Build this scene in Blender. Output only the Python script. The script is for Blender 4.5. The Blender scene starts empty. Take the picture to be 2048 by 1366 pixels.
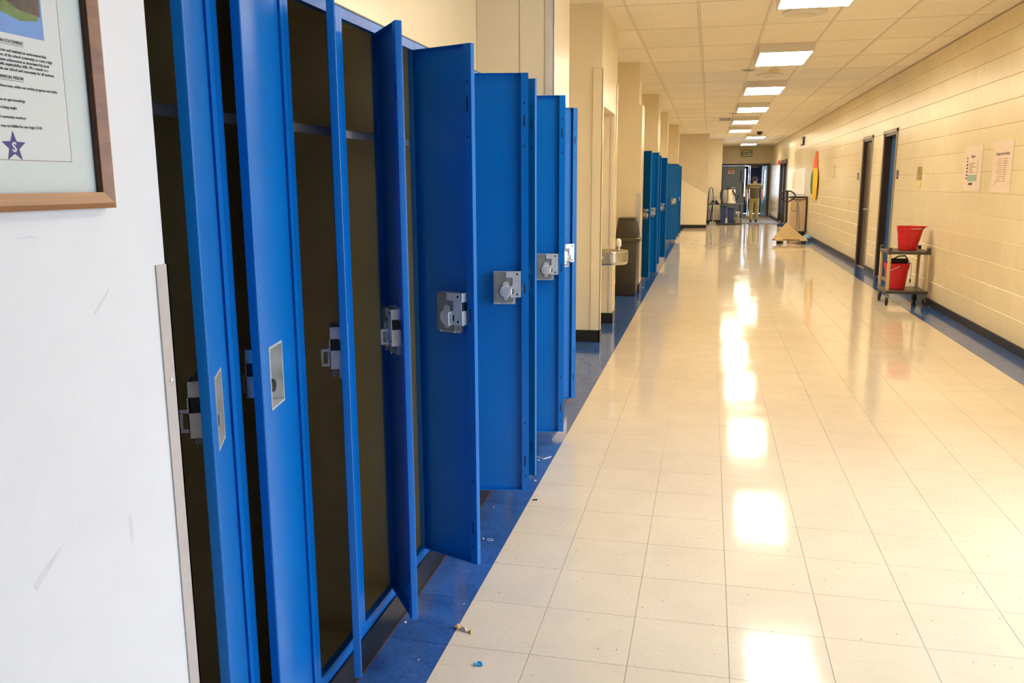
import bpy, bmesh, math, random
from mathutils import Vector, Matrix, Euler
random.seed(7)
PI = math.pi
sc = bpy.context.scene
COL = sc.collection

# ------------------------------------------------------------------ camera
CAM_H = 1.4544
YAW, PITCH, ROLL, FPX = 0.22660, 0.18443, -0.00518, 1691.5
_f = Vector((-math.sin(YAW)*math.cos(PITCH), math.cos(YAW)*math.cos(PITCH), -math.sin(PITCH)))
_r = Vector((math.cos(YAW), math.sin(YAW), 0)); _u = _r.cross(_f)
_r2 = _r*math.cos(ROLL)+_u*math.sin(ROLL); _u2 = -_r*math.sin(ROLL)+_u*math.cos(ROLL)
cam_d = bpy.data.cameras.new('camera'); cam = bpy.data.objects.new('camera', cam_d); COL.objects.link(cam)
cam_d.sensor_fit = 'HORIZONTAL'; cam_d.sensor_width = 36; cam_d.lens = FPX/2048*36
cam_d.clip_start = 0.02; cam_d.clip_end = 300
cam.matrix_world = Matrix(((_r2.x, _u2.x, -_f.x, 0), (_r2.y, _u2.y, -_f.y, 0), (_r2.z, _u2.z, -_f.z, CAM_H), (0, 0, 0, 1)))
sc.camera = cam

# ------------------------------------------------------------------ world, exposure
LAMP_E = 29.0          # ceiling fixture radiance
LAMP_C = (1.0, 0.84, 0.60)
SKY_E = 8.6
SKY_C = (0.66, 0.81, 1.0)
w = bpy.data.worlds.new('daylight'); sc.world = w; w.use_nodes = True
bg = w.node_tree.nodes['Background']; bg.inputs[0].default_value = (*SKY_C, 1); bg.inputs[1].default_value = SKY_E
vs = sc.view_settings
sc.display_settings.display_device = 'sRGB'
vs.view_transform = 'Standard'; vs.look = 'None'; vs.exposure = 0.0; vs.gamma = 1.0; vs.use_curve_mapping = False
sc.cycles.use_denoising = True
sc.cycles.max_bounces = 10; sc.cycles.diffuse_bounces = 6; sc.cycles.glossy_bounces = 5; sc.cycles.transparent_max_bounces = 12
sc.cycles.sample_clamp_indirect = 8.0
sc.cycles.caustics_reflective = False; sc.cycles.caustics_refractive = False
# daylight portals in the two glazed openings (guide sky sampling, give off no light of their own)
def portal(loc, rot, sx, sy):
    d = bpy.data.lights.new('sky_portal', 'AREA'); d.shape = 'RECTANGLE'; d.size = sx; d.size_y = sy
    d.cycles.is_portal = True
    o = bpy.data.objects.new('sky_portal', d); o.location = loc; o.rotation_euler = rot; COL.objects.link(o)

# ------------------------------------------------------------------ materials
def mat(name, col, rough=0.5, metal=0.0, spec=0.5, noise=None, bump=None, coat=0.0, rnd=0.0, speck=None, emit=None, rnoise=None, dots=None):
    m = bpy.data.materials.new(name); m.use_nodes = True
    nt = m.node_tree; b = nt.nodes['Principled BSDF']; L = nt.links.new
    b.inputs['Base Color'].default_value = (*col, 1)
    b.inputs['Roughness'].default_value = rough; b.inputs['Metallic'].default_value = metal
    b.inputs['Specular IOR Level'].default_value = spec; b.inputs['Coat Weight'].default_value = coat
    b.inputs['Coat Roughness'].default_value = 0.08
    geo = nt.nodes.new('ShaderNodeNewGeometry')
    def ntex(scale, detail=3, stretch=None):
        t = nt.nodes.new('ShaderNodeTexNoise'); t.inputs['Scale'].default_value = scale; t.inputs['Detail'].default_value = detail
        if stretch:
            mp = nt.nodes.new('ShaderNodeMapping'); mp.inputs['Scale'].default_value = stretch
            L(geo.outputs['Position'], mp.inputs['Vector']); L(mp.outputs[0], t.inputs['Vector'])
        else:
            L(geo.outputs['Position'], t.inputs['Vector'])
        return t
    cur = None
    def mul(prev, fac_out, lo, hi):
        mr = nt.nodes.new('ShaderNodeMapRange'); L(fac_out, mr.inputs[0])
        mr.inputs[1].default_value = 0.3; mr.inputs[2].default_value = 0.7
        mr.inputs[3].default_value = lo; mr.inputs[4].default_value = hi
        mx = nt.nodes.new('ShaderNodeMix'); mx.data_type = 'RGBA'; mx.blend_type = 'MULTIPLY'; mx.inputs[0].default_value = 1
        if prev is None: mx.inputs[6].default_value = (*col, 1)
        else: L(prev, mx.inputs[6])
        L(mr.outputs[0], mx.inputs[7]); return mx.outputs[2]
    if noise:
        for n in (noise if isinstance(noise, list) else [noise]):
            t = ntex(n[0], 4, n[2] if len(n) > 2 else None); cur = mul(cur, t.outputs['Fac'], 1-n[1], 1+n[1])
    if rnd:
        oi = nt.nodes.new('ShaderNodeObjectInfo')
        mr = nt.nodes.new('ShaderNodeMapRange'); L(oi.outputs['Random'], mr.inputs[0]); mr.inputs[3].default_value = .3; mr.inputs[4].default_value = .7
        cur = mul(cur, mr.outputs[0], 1-rnd, 1+rnd)
    if speck:   # (scale, threshold, colour)
        t = ntex(speck[0], 2)
        gt = nt.nodes.new('ShaderNodeMapRange'); L(t.outputs['Fac'], gt.inputs[0]); gt.inputs[1].default_value = speck[1]; gt.inputs[2].default_value = speck[1]+.03
        mx = nt.nodes.new('ShaderNodeMix'); mx.data_type = 'RGBA'; L(gt.outputs[0], mx.inputs[0])
        if cur is None: mx.inputs[6].default_value = (*col, 1)
        else: L(cur, mx.inputs[6])
        mx.inputs[7].default_value = (*speck[2], 1); cur = mx.outputs[2]
    if dots:    # sparse dark specks: (cells per metre, radius, chance, colour)
        vo = nt.nodes.new('ShaderNodeTexVoronoi'); vo.voronoi_dimensions = '2D'; vo.inputs['Scale'].default_value = dots[0]; L(geo.outputs['Position'], vo.inputs['Vector'])
        sx_ = nt.nodes.new('ShaderNodeSeparateColor'); L(vo.outputs['Color'], sx_.inputs[0])
        r_ = nt.nodes.new('ShaderNodeMath'); r_.operation = 'MULTIPLY'; L(sx_.outputs[1], r_.inputs[0]); r_.inputs[1].default_value = dots[1]
        c1 = nt.nodes.new('ShaderNodeMath'); c1.operation = 'LESS_THAN'; L(vo.outputs['Distance'], c1.inputs[0]); L(r_.outputs[0], c1.inputs[1])
        c2 = nt.nodes.new('ShaderNodeMath'); c2.operation = 'LESS_THAN'; L(sx_.outputs[0], c2.inputs[0]); c2.inputs[1].default_value = dots[2]
        c3 = nt.nodes.new('ShaderNodeMath'); c3.operation = 'MULTIPLY'; L(c1.outputs[0], c3.inputs[0]); L(c2.outputs[0], c3.inputs[1])
        c4 = nt.nodes.new('ShaderNodeMath'); c4.operation = 'MULTIPLY'; L(c3.outputs[0], c4.inputs[0]); c4.inputs[1].default_value = .75
        mx = nt.nodes.new('ShaderNodeMix'); mx.data_type = 'RGBA'; L(c4.outputs[0], mx.inputs[0])
        if cur is None: mx.inputs[6].default_value = (*col, 1)
        else: L(cur, mx.inputs[6])
        mx.inputs[7].default_value = (*dots[3], 1); cur = mx.outputs[2]
    if cur is not None: L(cur, b.inputs['Base Color'])
    if rnoise:
        t = ntex(rnoise[0], 4); mr = nt.nodes.new('ShaderNodeMapRange'); L(t.outputs['Fac'], mr.inputs[0])
        mr.inputs[1].default_value = .3; mr.inputs[2].default_value = .7; mr.inputs[3].default_value = rnoise[1]; mr.inputs[4].default_value = rnoise[2]
        L(mr.outputs[0], b.inputs['Roughness'])
    if bump:
        last = None
        for bb in (bump if isinstance(bump, list) else [bump]):
            t = ntex(bb[0], 3, bb[2] if len(bb) > 2 else None); bp = nt.nodes.new('ShaderNodeBump')
            bp.inputs['Strength'].default_value = bb[1]; bp.inputs['Distance'].default_value = 0.01
            L(t.outputs['Fac'], bp.inputs['Height'])
            if last is not None: L(last, bp.inputs['Normal'])
            last = bp.outputs[0]
        L(last, b.inputs['Normal'])
    if emit:
        b.inputs['Emission Color'].default_value = (*emit[0], 1); b.inputs['Emission Strength'].default_value = emit[1]
    return m

def glass_mat():
    m = bpy.data.materials.new('clear_glass'); m.use_nodes = True; nt = m.node_tree; nt.nodes.clear()
    o = nt.nodes.new('ShaderNodeOutputMaterial'); tr = nt.nodes.new('ShaderNodeBsdfTransparent'); gl = nt.nodes.new('ShaderNodeBsdfGlossy')
    gl.inputs['Roughness'].default_value = 0.02; tr.inputs[0].default_value = (.98, .985, .985, 1)
    ge = nt.nodes.new('ShaderNodeNewGeometry'); dt = nt.nodes.new('ShaderNodeVectorMath'); dt.operation = 'DOT_PRODUCT'
    nt.links.new(ge.outputs['Normal'], dt.inputs[0]); nt.links.new(ge.outputs['Incoming'], dt.inputs[1])
    def mth(op, a, b=None):
        q = nt.nodes.new('ShaderNodeMath'); q.operation = op
        for i_, v_ in enumerate((a, b)):
            if v_ is None: continue
            if isinstance(v_, float): q.inputs[i_].default_value = v_
            else: nt.links.new(v_, q.inputs[i_])
        return q.outputs[0]
    fr = mth('ADD', mth('MULTIPLY', mth('POWER', mth('SUBTRACT', 1.0, mth('ABSOLUTE', dt.outputs['Value'])), 5.0), 0.96), 0.04)
    mx = nt.nodes.new('ShaderNodeMixShader')
    nt.links.new(fr, mx.inputs[0]); nt.links.new(tr.outputs[0], mx.inputs[1]); nt.links.new(gl.outputs[0], mx.inputs[2])
    nt.links.new(mx.outputs[0], o.inputs[0]); return m

M = {}
M['white_paint'] = mat('white_paint', (.79, .79, .83), .5, noise=[(3, .02), (14, .012)], bump=(60, .05))
M['cream_paint'] = mat('cream_paint', (.80, .70, .50), .26, noise=[(2.5, .03)], bump=(40, .04))
M['block_paint'] = mat('block_paint', (.82, .71, .47), .27, noise=[(1.2, .03), (9, .02)], rnd=.025, bump=[(90, .10), (22, .06)])
M['beige_panel'] = mat('beige_panel', (.70, .62, .48), .5, noise=(3, .03))
M['light_wall'] = mat('light_wall', (.86, .79, .62), .4, noise=(2, .02))
M['trim_grey'] = mat('trim_grey', (.55, .52, .50), .42, noise=(18, .10, (1, 1, .2)))
M['guard_taupe'] = mat('guard_taupe', (.56, .49, .47), .45, noise=(12, .05))
M['black_base'] = mat('black_base', (.012, .011, .010), .35, noise=(8, .2))
M['tile_cream'] = mat('tile_cream', (.70, .615, .49), .08, spec=.42, noise=[(6, .03), (60, .03), (1.3, .03)], rnd=.014,
                      dots=(17, .062, .36, (.24, .17, .12)), bump=[(1.6, .05), (7, .012)], rnoise=(3, .06, .11))
M['tile_blue'] = mat('tile_blue', (.035, .105, .33), .14, noise=[(9, .14), (70, .18)], rnd=.04, bump=[(1.6, .05), (7, .012)], rnoise=(3, .06, .13))
M['grout'] = mat('grout', (.36, .30, .23), .6)
M['ceiling_tile'] = mat('ceiling_tile', (.93, .87, .74), .85, noise=[(25, .04), (1, .02)], rnd=.03, bump=(140, .25), spec=.2)
M['grid_paint'] = mat('grid_paint', (.78, .70, .57), .5)
M['locker_blue'] = mat('locker_blue', (.0, .148, .53), .34, spec=.36, noise=[(4, .05), (40, .02)], bump=(220, .035))
M['locker_inside'] = mat('locker_inside', (.68, .56, .30), .5, noise=[(5, .08)], speck=(55, .77, (.16, .12, .07)))
M['shelf_grey'] = mat('shelf_grey', (.60, .59, .56), .45)
M['zinc'] = mat('zinc', (.70, .72, .74), .36, metal=.5, noise=(30, .08))
M['zinc_dull'] = mat('zinc_dull', (.27, .255, .24), .5, metal=.4, noise=(30, .10))
M['black_plastic'] = mat('black_plastic', (.012, .012, .013), .4)
M['dark_slot'] = mat('dark_slot', (.004, .006, .012), .7)
M['wood'] = mat('wood', (.33, .135, .045), .4, noise=[(30, .22, (1, .12, 1)), (120, .12, (1, .08, 1))])
M['wood_dark'] = mat('wood_dark', (.06, .025, .012), .5)
M['mat_board'] = mat('mat_board', (.80, .86, .87), .8)
M['paper'] = mat('paper', (.86, .87, .88), .7)
M['poster_paper'] = mat('poster_paper', (.82, .68, .56), .55)
M['ink'] = mat('ink', (.06, .05, .10), .7)
M['ink_brown'] = mat('ink_brown', (.30, .17, .12), .7)
M['ink_blue'] = mat('ink_blue', (.02, .025, .26), .6)
M['photo_blue'] = mat('photo_blue', (.13, .33, .78), .4, noise=(14, .12))
M['photo_green'] = mat('photo_green', (.13, .22, .06), .5, noise=(60, .3))
M['photo_brown'] = mat('photo_brown', (.07, .045, .045), .5, noise=(90, .5))
M['teal_print'] = mat('teal_print', (.33, .46, .38), .6)
M['glass'] = glass_mat()
M['lamp'] = mat('lamp_diffuser', (.9, .9, .9), .4, emit=(LAMP_C, LAMP_E))
M['lamp_housing'] = mat('lamp_housing', (.74, .70, .62), .4)
M['brown_metal'] = mat('brown_metal', (.045, .028, .020), .35)
M['tan_frame'] = mat('tan_frame', (.30, .25, .18), .4)
M['door_brown'] = mat('door_brown', (.055, .034, .022), .4, noise=(8, .1, (1, 1, .1)))
M['door_blue'] = mat('door_blue', (.03, .11, .30), .35)
M['door_greyblue'] = mat('door_greyblue', (.20, .27, .38), .4)
M['navy'] = mat('navy', (.015, .03, .11), .4)
M['brass'] = mat('brass', (.55, .40, .14), .35, metal=.8)
M['cream_plastic'] = mat('cream_plastic', (.80, .66, .32), .4)
M['stainless'] = mat('stainless', (.58, .55, .48), .22, metal=.9, noise=(40, .08, (1, 1, .2)))
M['bin_brown'] = mat('bin_brown', (.050, .038, .021), .45, noise=(12, .12))
M['bin_rim'] = mat('bin_rim', (.085, .068, .042), .4)
M['cart_brown'] = mat('cart_brown', (.075, .058, .045), .45, noise=(30, .12))
M['cart_post'] = mat('cart_post', (.62, .50, .28), .45)
M['red_plastic'] = mat('red_plastic', (.62, .012, .022), .33, noise=(8, .05))
M['white_wire'] = mat('white_wire', (.75, .72, .70), .35)
M['rubber'] = mat('rubber', (.02, .019, .018), .6)
M['grey_plastic'] = mat('grey_plastic', (.30, .29, .28), .5)
M['pallet_tan'] = mat('pallet_tan', (.48, .36, .19), .45, noise=(10, .06))
M['dark_steel'] = mat('dark_steel', (.025, .018, .016), .4)
M['cabinet_tan'] = mat('cabinet_tan', (.60, .47, .31), .45, noise=(5, .04))
M['cloth_orange'] = mat('cloth_orange', (.80, .15, .04), .8, bump=(30, .2))
M['cloth_yellow'] = mat('cloth_yellow', (.85, .50, .02), .8, bump=(30, .2))
M['cloth_green'] = mat('cloth_green', (.06, .21, .08), .8, bump=(30, .2))
M['entry_mat'] = mat('entry_mat', (.17, .155, .14), .75, noise=[(3, .12), (120, .2)], bump=(300, .3))
M['bin_blue'] = mat('bin_blue', (.01, .03, .14), .4)
M['pale_plastic'] = mat('pale_plastic', (.78, .74, .60), .4)
M['exit_face'] = mat('exit_face', (.80, .80, .62), .5)
M['exit_green'] = mat('exit_green', (.03, .10, .03), .5)
M['red_print'] = mat('red_print', (.50, .05, .03), .6)
M['sign_gold'] = mat('sign_gold', (.42, .30, .15), .5)
M['sign_dark'] = mat('sign_dark', (.05, .06, .09), .5)
M['shirt'] = mat('shirt', (.085, .066, .030), .85, noise=(20, .1))
M['shirt_light'] = mat('shirt_light', (.27, .22, .12), .85)
M['trousers'] = mat('trousers', (.25, .19, .055), .85, noise=(14, .12))
M['skin'] = mat('skin', (.52, .28, .19), .5)
M['hair'] = mat('hair', (.02, .016, .013), .7, noise=(60, .4))
M['shoe'] = mat('shoe', (.03, .022, .016), .6)
M['glove_blue'] = mat('glove_blue', (.20, .42, .68), .5)
M['ground'] = mat('ground', (.55, .53, .50), .9, noise=(2, .1))
M['wrapper_tan'] = mat('wrapper_tan', (.70, .40, .12), .4)
M['wrapper_clear'] = mat('wrapper_clear', (.62, .55, .44), .25)
M['bit_blue'] = mat('bit_blue', (.08, .38, .62), .35)
M['scrap_white'] = mat('scrap_white', (.80, .80, .82), .7)

# ------------------------------------------------------------------ mesh helpers
ORG = {}
class MB:
    def __init__(s): s.v = []; s.f = []; s.mi = []; s.cur = 0
    def _add(s, vs_, fs):
        n = len(s.v); s.v += [tuple(q) for q in vs_]
        for f in fs: s.f.append([i+n for i in f]); s.mi.append(s.cur)
        return s
    def box(s, x0, x1, y0, y1, z0, z1):
        if x1 < x0: x0, x1 = x1, x0
        if y1 < y0: y0, y1 = y1, y0
        if z1 < z0: z0, z1 = z1, z0
        return s._add([(x0,y0,z0),(x1,y0,z0),(x1,y1,z0),(x0,y1,z0),(x0,y0,z1),(x1,y0,z1),(x1,y1,z1),(x0,y1,z1)],
                      [(0,3,2,1),(4,5,6,7),(0,1,5,4),(1,2,6,5),(2,3,7,6),(3,0,4,7)])
    def hexa(s, p):   # 8 points, same order as box
        return s._add(p, [(0,3,2,1),(4,5,6,7),(0,1,5,4),(1,2,6,5),(2,3,7,6),(3,0,4,7)])
    def prism(s, poly, a, b, axis='z'):
        def P(u, v, t): return (u, v, t) if axis == 'z' else ((u, t, v) if axis == 'y' else (t, u, v))
        n = len(poly); vs_ = [P(u, v, a) for u, v in poly]+[P(u, v, b) for u, v in poly]
        fs = [tuple(range(n))[::-1], tuple(range(n, 2*n))]+[(i, (i+1) % n, n+(i+1) % n, n+i) for i in range(n)]
        return s._add(vs_, fs)
    def tube(s, pts, r, n=8, closed=False):
        pts = [Vector(p) for p in pts]; N = len(pts); rr = r if isinstance(r, (list, tuple)) else [r]*N
        vs_ = []; up = None
        for i, p in enumerate(pts):
            if closed: t = (pts[(i+1) % N]-pts[i-1]).normalized()
            else: t = (pts[min(i+1, N-1)]-pts[max(i-1, 0)]).normalized()
            if up is None:
                up = Vector((0,0,1)) if abs(t.z) < .9 else Vector((1,0,0))
            a = (up-t*up.dot(t)).normalized(); up = a; b = t.cross(a)
            for k in range(n):
                an = 2*PI*k/n; vs_.append(p+(a*math.cos(an)+b*math.sin(an))*rr[i])
        fs = []
        for i in range(N if closed else N-1):
            j = (i+1) % N
            for k in range(n): fs.append((i*n+k, i*n+(k+1) % n, j*n+(k+1) % n, j*n+k))
        if not closed: fs += [tuple(range(n))[::-1], tuple(range((N-1)*n, N*n))]
        return s._add(vs_, fs)
    def lathe(s, prof, c, n=24, axis='z', sx=1, sy=1):
        vs_ = []; N = len(prof); c = Vector(c)
        for r, h in prof:
            for k in range(n):
                a = 2*PI*k/n; u, v = r*math.cos(a)*sx, r*math.sin(a)*sy
                vs_.append(c+(Vector((u, v, h)) if axis == 'z' else Vector((u, h, v)) if axis == 'y' else Vector((h, u, v))))
        fs = []
        for i in range(N-1):
            for k in range(n): fs.append((i*n+k, i*n+(k+1) % n, (i+1)*n+(k+1) % n, (i+1)*n+k))
        fs += [tuple(range(n))[::-1], tuple(range((N-1)*n, N*n))]
        return s._add(vs_, fs)
    def cyl(s, c, r, h0, h1, n=16, axis='z'): return s.lathe([(r, h0), (r, h1)], c, n, axis)
    def build(s, name, m, parent=None, smooth=False, bevel=0, seg=1, org=None):
        o0 = Vector((0,0,0))
        if parent is not None: o0 = ORG.get(parent.name, Vector((0,0,0)))
        if org is not None: o0 = Vector(org)
        me = bpy.data.meshes.new(name)
        me.from_pydata([tuple(Vector(q)-o0) for q in s.v], [], s.f)
        mats = m if isinstance(m, (list, tuple)) else [m]
        for q in mats: me.materials.append(M[q] if isinstance(q, str) else q)
        if len(mats) > 1: me.polygons.foreach_set('material_index', s.mi)
        bm = bmesh.new(); bm.from_mesh(me)
        bmesh.ops.recalc_face_normals(bm, faces=bm.faces)
        if bevel:
            es = [e for e in bm.edges if len(e.link_faces) == 2 and e.calc_face_angle(0) > .6]
            bmesh.ops.bevel(bm, geom=es, offset=bevel, segments=seg, affect='EDGES', profile=.5, clamp_overlap=True)
        bm.to_mesh(me); bm.free()
        if smooth or bevel:
            me.shade_smooth(); me.set_sharp_from_angle(angle=math.radians(40))
        o = bpy.data.objects.new(name, me); COL.objects.link(o)
        if parent is not None: o.parent = parent
        elif org is not None: o.location = o0
        ORG[o.name] = o0
        return o
def tag(o, label=None, cat=None, group=None, kind=None):
    if label: o['label'] = label
    if cat: o['category'] = cat
    if group: o['group'] = group
    if kind: o['kind'] = kind
    return o
def thing(name, loc, label, cat, group=None):
    o = bpy.data.objects.new(name, None); COL.objects.link(o); o.location = loc; o.empty_display_size = .1
    ORG[o.name] = Vector(loc); return tag(o, label, cat, group)
def B(name, x0, x1, y0, y1, z0, z1, m, parent=None, bevel=0):
    return MB().box(x0, x1, y0, y1, z0, z1).build(name, m, parent, bevel=bevel)
def struct(o): o['kind'] = 'structure'; return o
def copy_tree(o, parent=None):
    c = o.copy(); COL.objects.link(c); c.parent = parent
    for ch in list(o.children): copy_tree(ch, c)
    return c
AX = {'L': Matrix(((0,0,1),(1,0,0),(0,1,0))), 'R': Matrix(((0,0,-1),(-1,0,0),(0,1,0))), 'E': Matrix(((1,0,0),(0,0,-1),(0,1,0)))}
def text(name, body, size, loc, side, m, parent, align='LEFT', bold=0, sx=1.0):
    cu = bpy.data.curves.new(name, 'FONT'); cu.body = body; cu.size = size; cu.align_x = align; cu.extrude = .0002; cu.offset = bold; cu.resolution_u = 2
    t = bpy.data.objects.new(name, cu); COL.objects.link(t)
    dg = bpy.context.evaluated_depsgraph_get(); me = bpy.data.meshes.new_from_object(t.evaluated_get(dg))
    bpy.data.objects.remove(t); bpy.data.curves.remove(cu)
    R = AX[side].to_4x4(); o0 = ORG.get(parent.name, Vector((0,0,0))) if parent else Vector((0,0,0))
    me.transform(Matrix.Translation(Vector(loc)-o0) @ R @ Matrix.Diagonal((sx,1,1,1)))
    me.materials.clear(); me.materials.append(M[m])
    o = bpy.data.objects.new(name, me); COL.objects.link(o); o.parent = parent; ORG[o.name] = o0
    return o

# ------------------------------------------------------------------ shell dimensions
XR, XRB = 2.60, 2.62          # right block face, backing plane
HC = 3.0                      # ceiling
Y0, Y1 = -2.4, 39.2
T = .3048
XW0, XW1 = -.767, 2.266       # cream field between the blue borders
XK = -.968                    # kick plate / blue border against lockers

# floor slab and tiles
floor = struct(B('floor', -1.9, 2.85, Y0, 45.0, -.12, -.0031, 'grout'))
xs = [XW0]+[-.8032+T*k for k in range(1, 10)]+[XW1]
cols = [(xs[i], xs[i+1], 'tile_cream') for i in range(10)]+[(XK, XW0, 'tile_blue'), (XW1, XR-.002, 'tile_blue')]
yr0 = 2.0776-T*1
tile_me = {}
def tile_mesh(wd, m):
    key = (round(wd, 4), m)
    if key not in tile_me:
        g = .0009; o = MB().box(g, wd-g, g, T-g, -.003, 0).build('floor_tile', m)
        tile_me[key] = o.data; bpy.data.objects.remove(o)
    return tile_me[key]
NROW = 25
for r in range(NROW):
    for x0, x1, m in cols:
        o = bpy.data.objects.new('floor_tile', tile_mesh(x1-x0, m)); COL.objects.link(o)
        o.location = (x0, yr0+r*T, 0); o.parent = floor
for m in ('tile_cream', 'tile_blue'):
    mb = MB(); g = .0009; y = yr0-T*24
    while y < 38.9:
        skip = yr0-1e-4 < y < yr0+NROW*T-1e-4
        if not skip and y > Y0:
            for x0, x1, mm in cols:
                if mm == m: mb.box(x0+g, x1-g, y+g, y+T-g, -.003, 0)
        if m == 'tile_blue' and y > Y0 and y > 4.6 and y < 31: mb.box(-1.75, XK-g, y+g, y+T-g, -.003, 0)
        y += T
    if m == 'tile_cream': mb.box(-1.9, 2.85, 39.0, 45.0, -.003, 0)
    tag(mb.build('distant_floor_tiles', m, floor), kind='stuff')

# ceiling: slab, lay-in tiles, grid bars
ceil = struct(B('ceiling', -1.9, 2.85, Y0, Y1+.1, HC+.02, HC+.15, 'grid_paint'))
cx = [-1.40, -.785, -.150, .478, 1.113, 1.735, 2.357, XR]
PY = 1.2300; cy0 = 9.17-PY*9
lights = [(.478, 1.113, 10.40+3.69*k) for k in range(-2, 5)]+[(1.113, 1.735, 29.0), (1.113, 1.735, 34.3)]
lcells = set()
ct_me = {}
row = 0; y = cy0
while y < Y1:
    for i in range(7):
        xa, xb = cx[i], cx[i+1]; key = round(xb-xa, 4)
        if key not in ct_me:
            o = MB().box(.014, xb-xa-.014, .012, PY-.012, -.002, .014).build('ceiling_tile', 'ceiling_tile'); ct_me[key] = o.data; bpy.data.objects.remove(o)
        o = bpy.data.objects.new('ceiling_tile', ct_me[key]); COL.objects.link(o); o.location = (xa, y, HC); o.parent = ceil
    y += PY
for x in cx: B('grid_runner', x-.012, x+.012, Y0, Y1, HC-.006, HC+.012, 'grid_paint', ceil)
y = cy0
while y < Y1:
    B('grid_runner', cx[0], XR, y-.012, y+.012, HC-.004, HC+.010, 'grid_paint', ceil); y += PY
B('ceiling_strip', -1.9, -1.412, Y0, Y1, HC, HC+.018, 'ceiling_tile', ceil)

# right wall: backing with openings, painted blocks in front
DOORS = [(13.38, 14.28, 2.165), (15.28, 16.12, 2.165), (31.3, 34.2, 2.2)]
WIN = (.9, 4.1, 2.45)
mb = MB(); ya = Y0
for a, b, h in [WIN]+DOORS:
    mb.box(XRB, XRB+.25, ya, a, 0, HC+.02); mb.box(XRB, XRB+.25, a, b, h, HC+.02); ya = b
mb.box(XRB, XRB+.25, ya, Y1+.1, 0, HC+.02)
wall_r = struct(mb.build('wall_right', 'block_paint'))
BL, BH, ZB = .4115, .2095, .0805
def block_verts(y0, y1, z0, z1):
    c, v = .0055, .0010; x = XR
    return [(XRB, y0, z0), (XRB, y1, z0), (XRB, y1, z1), (XRB, y0, z1), (x+.002, y0, z0), (x+.002, y1, z0), (x+c, y1, z1), (x+c, y0, z1),
            (x, y0+v, z0+.002), (x, y1-v, z0+.002), (x, y1-v, z1-c*1.2), (x, y0+v, z1-c*1.2)]
BF = [(4,5,1,0),(5,6,2,1),(6,7,3,2),(7,4,0,3),(8,9,5,4),(9,10,6,5),(10,11,7,6),(11,8,4,7),(11,10,9,8)]
blocks = []
for k in range(14):
    z0 = ZB+BH*k; z1 = min(z0+BH, HC-.012)
    y = Y0-(BL/2 if k % 2 else 0)
    while y < Y1:
        segs = [(max(y, Y0), min(y+BL, Y1))]
        for a, b, h in DOORS+[WIN]:
            if z0 < h-.02:
                new = []
                for p, q in segs:
                    a2, b2 = a-.06, b+.06
                    if q <= a2 or p >= b2: new.append((p, q)); continue
                    if p < a2: new.append((p, a2))
                    if q > b2: new.append((b2, q))
                segs = new
        for p, q in segs:
            if q-p > .02: blocks.append((p+.0002, q-.0002, z0+.0002, z1-.0002))
        y += BL
vis = sorted([b for b in blocks if b[1] > 7.4], key=lambda b: b[0])
near, rest = vis[:300], vis[300:]+[b for b in blocks if b[1] <= 7.4]
bme = {}
for b in near:
    key = (round(b[1]-b[0], 4), round(b[3]-b[2], 4))
    if key not in bme:
        m_ = MB(); m_._add(block_verts(0, key[0], 0, key[1]), BF); o = m_.build('wall_block', 'block_paint'); bme[key] = o.data; bpy.data.objects.remove(o)
    o = bpy.data.objects.new('wall_block', bme[key]); COL.objects.link(o); o.location = (0, b[0], b[2]); o.parent = wall_r
m_ = MB()
for b in rest: m_._add(block_verts(*b), BF)
tag(m_.build('distant_wall_blocks', 'block_paint', wall_r), kind='stuff')
mb = MB(); ya = WIN[1]+.06
for a, b, h in DOORS: mb.box(XR-.012, XRB, ya, a-.06, 0, .08); ya = b+.06
mb.box(XR-.012, XRB, ya, Y1, 0, .08)
struct(mb.build('baseboard_right', 'black_base'))

# glazed daylight opening in the right wall beside the camera
win = struct(MB().box(XRB+.04, XRB+.14, WIN[0], WIN[0]+.07, 0, WIN[2]).box(XRB+.04, XRB+.14, WIN[1]-.07, WIN[1], 0, WIN[2])
    .box(XRB+.04, XRB+.14, WIN[0], WIN[1], WIN[2]-.07, WIN[2]).box(XRB+.04, XRB+.14, WIN[0], WIN[1], 0, .12)
    .build('window_1', 'brown_metal'))
for k in range(1, 4):
    yy = WIN[0]+(WIN[1]-WIN[0])*k/4; B('mullion', XRB+.05, XRB+.13, yy-.03, yy+.03, .12, WIN[2]-.07, 'brown_metal', win)
for k in range(4):
    ya = WIN[0]+(WIN[1]-WIN[0])*k/4+.05; yb = WIN[0]+(WIN[1]-WIN[0])*(k+1)/4-.05
    B('pane', XRB+.087, XRB+.093, ya, yb, .12, WIN[2]-.07, 'glass', win)
portal((XRB+.27, (WIN[0]+WIN[1])/2, WIN[2]/2), (0, PI/2, 0), WIN[2], WIN[1]-WIN[0])
struct(B('wall_back_added', -1.9, 2.85, Y0-.15, Y0, 0, HC+.02, 'door_brown'))  # unseen dark wall added close behind the camera to absorb fill light
bd = struct(MB().box(-.9, -.82, Y0, Y0+.06, 0, 2.3).box(2.5, XR, Y0, Y0+.06, 0, 2.3).box(-.9, XR, Y0, Y0+.06, 2.3, 2.4).box(.80, .90, Y0, Y0+.06, 0, 2.3).build('door_back_added', 'brown_metal'))  # unseen navy doors, added to keep bounce off the locker doors
B('door_leaf', -.82, .80, Y0+.005, Y0+.05, .01, 2.3, 'navy', bd); B('door_leaf', .90, 2.5, Y0+.005, Y0+.05, .01, 2.3, 'navy', bd)
struct(B('ground_outside', 2.9, 30, -25, 60, -.3, -.15, 'ground'))
struct(B('ground_outside', -20, 2.85, 45.2, 80, -.3, -.15, 'ground'))

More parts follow.
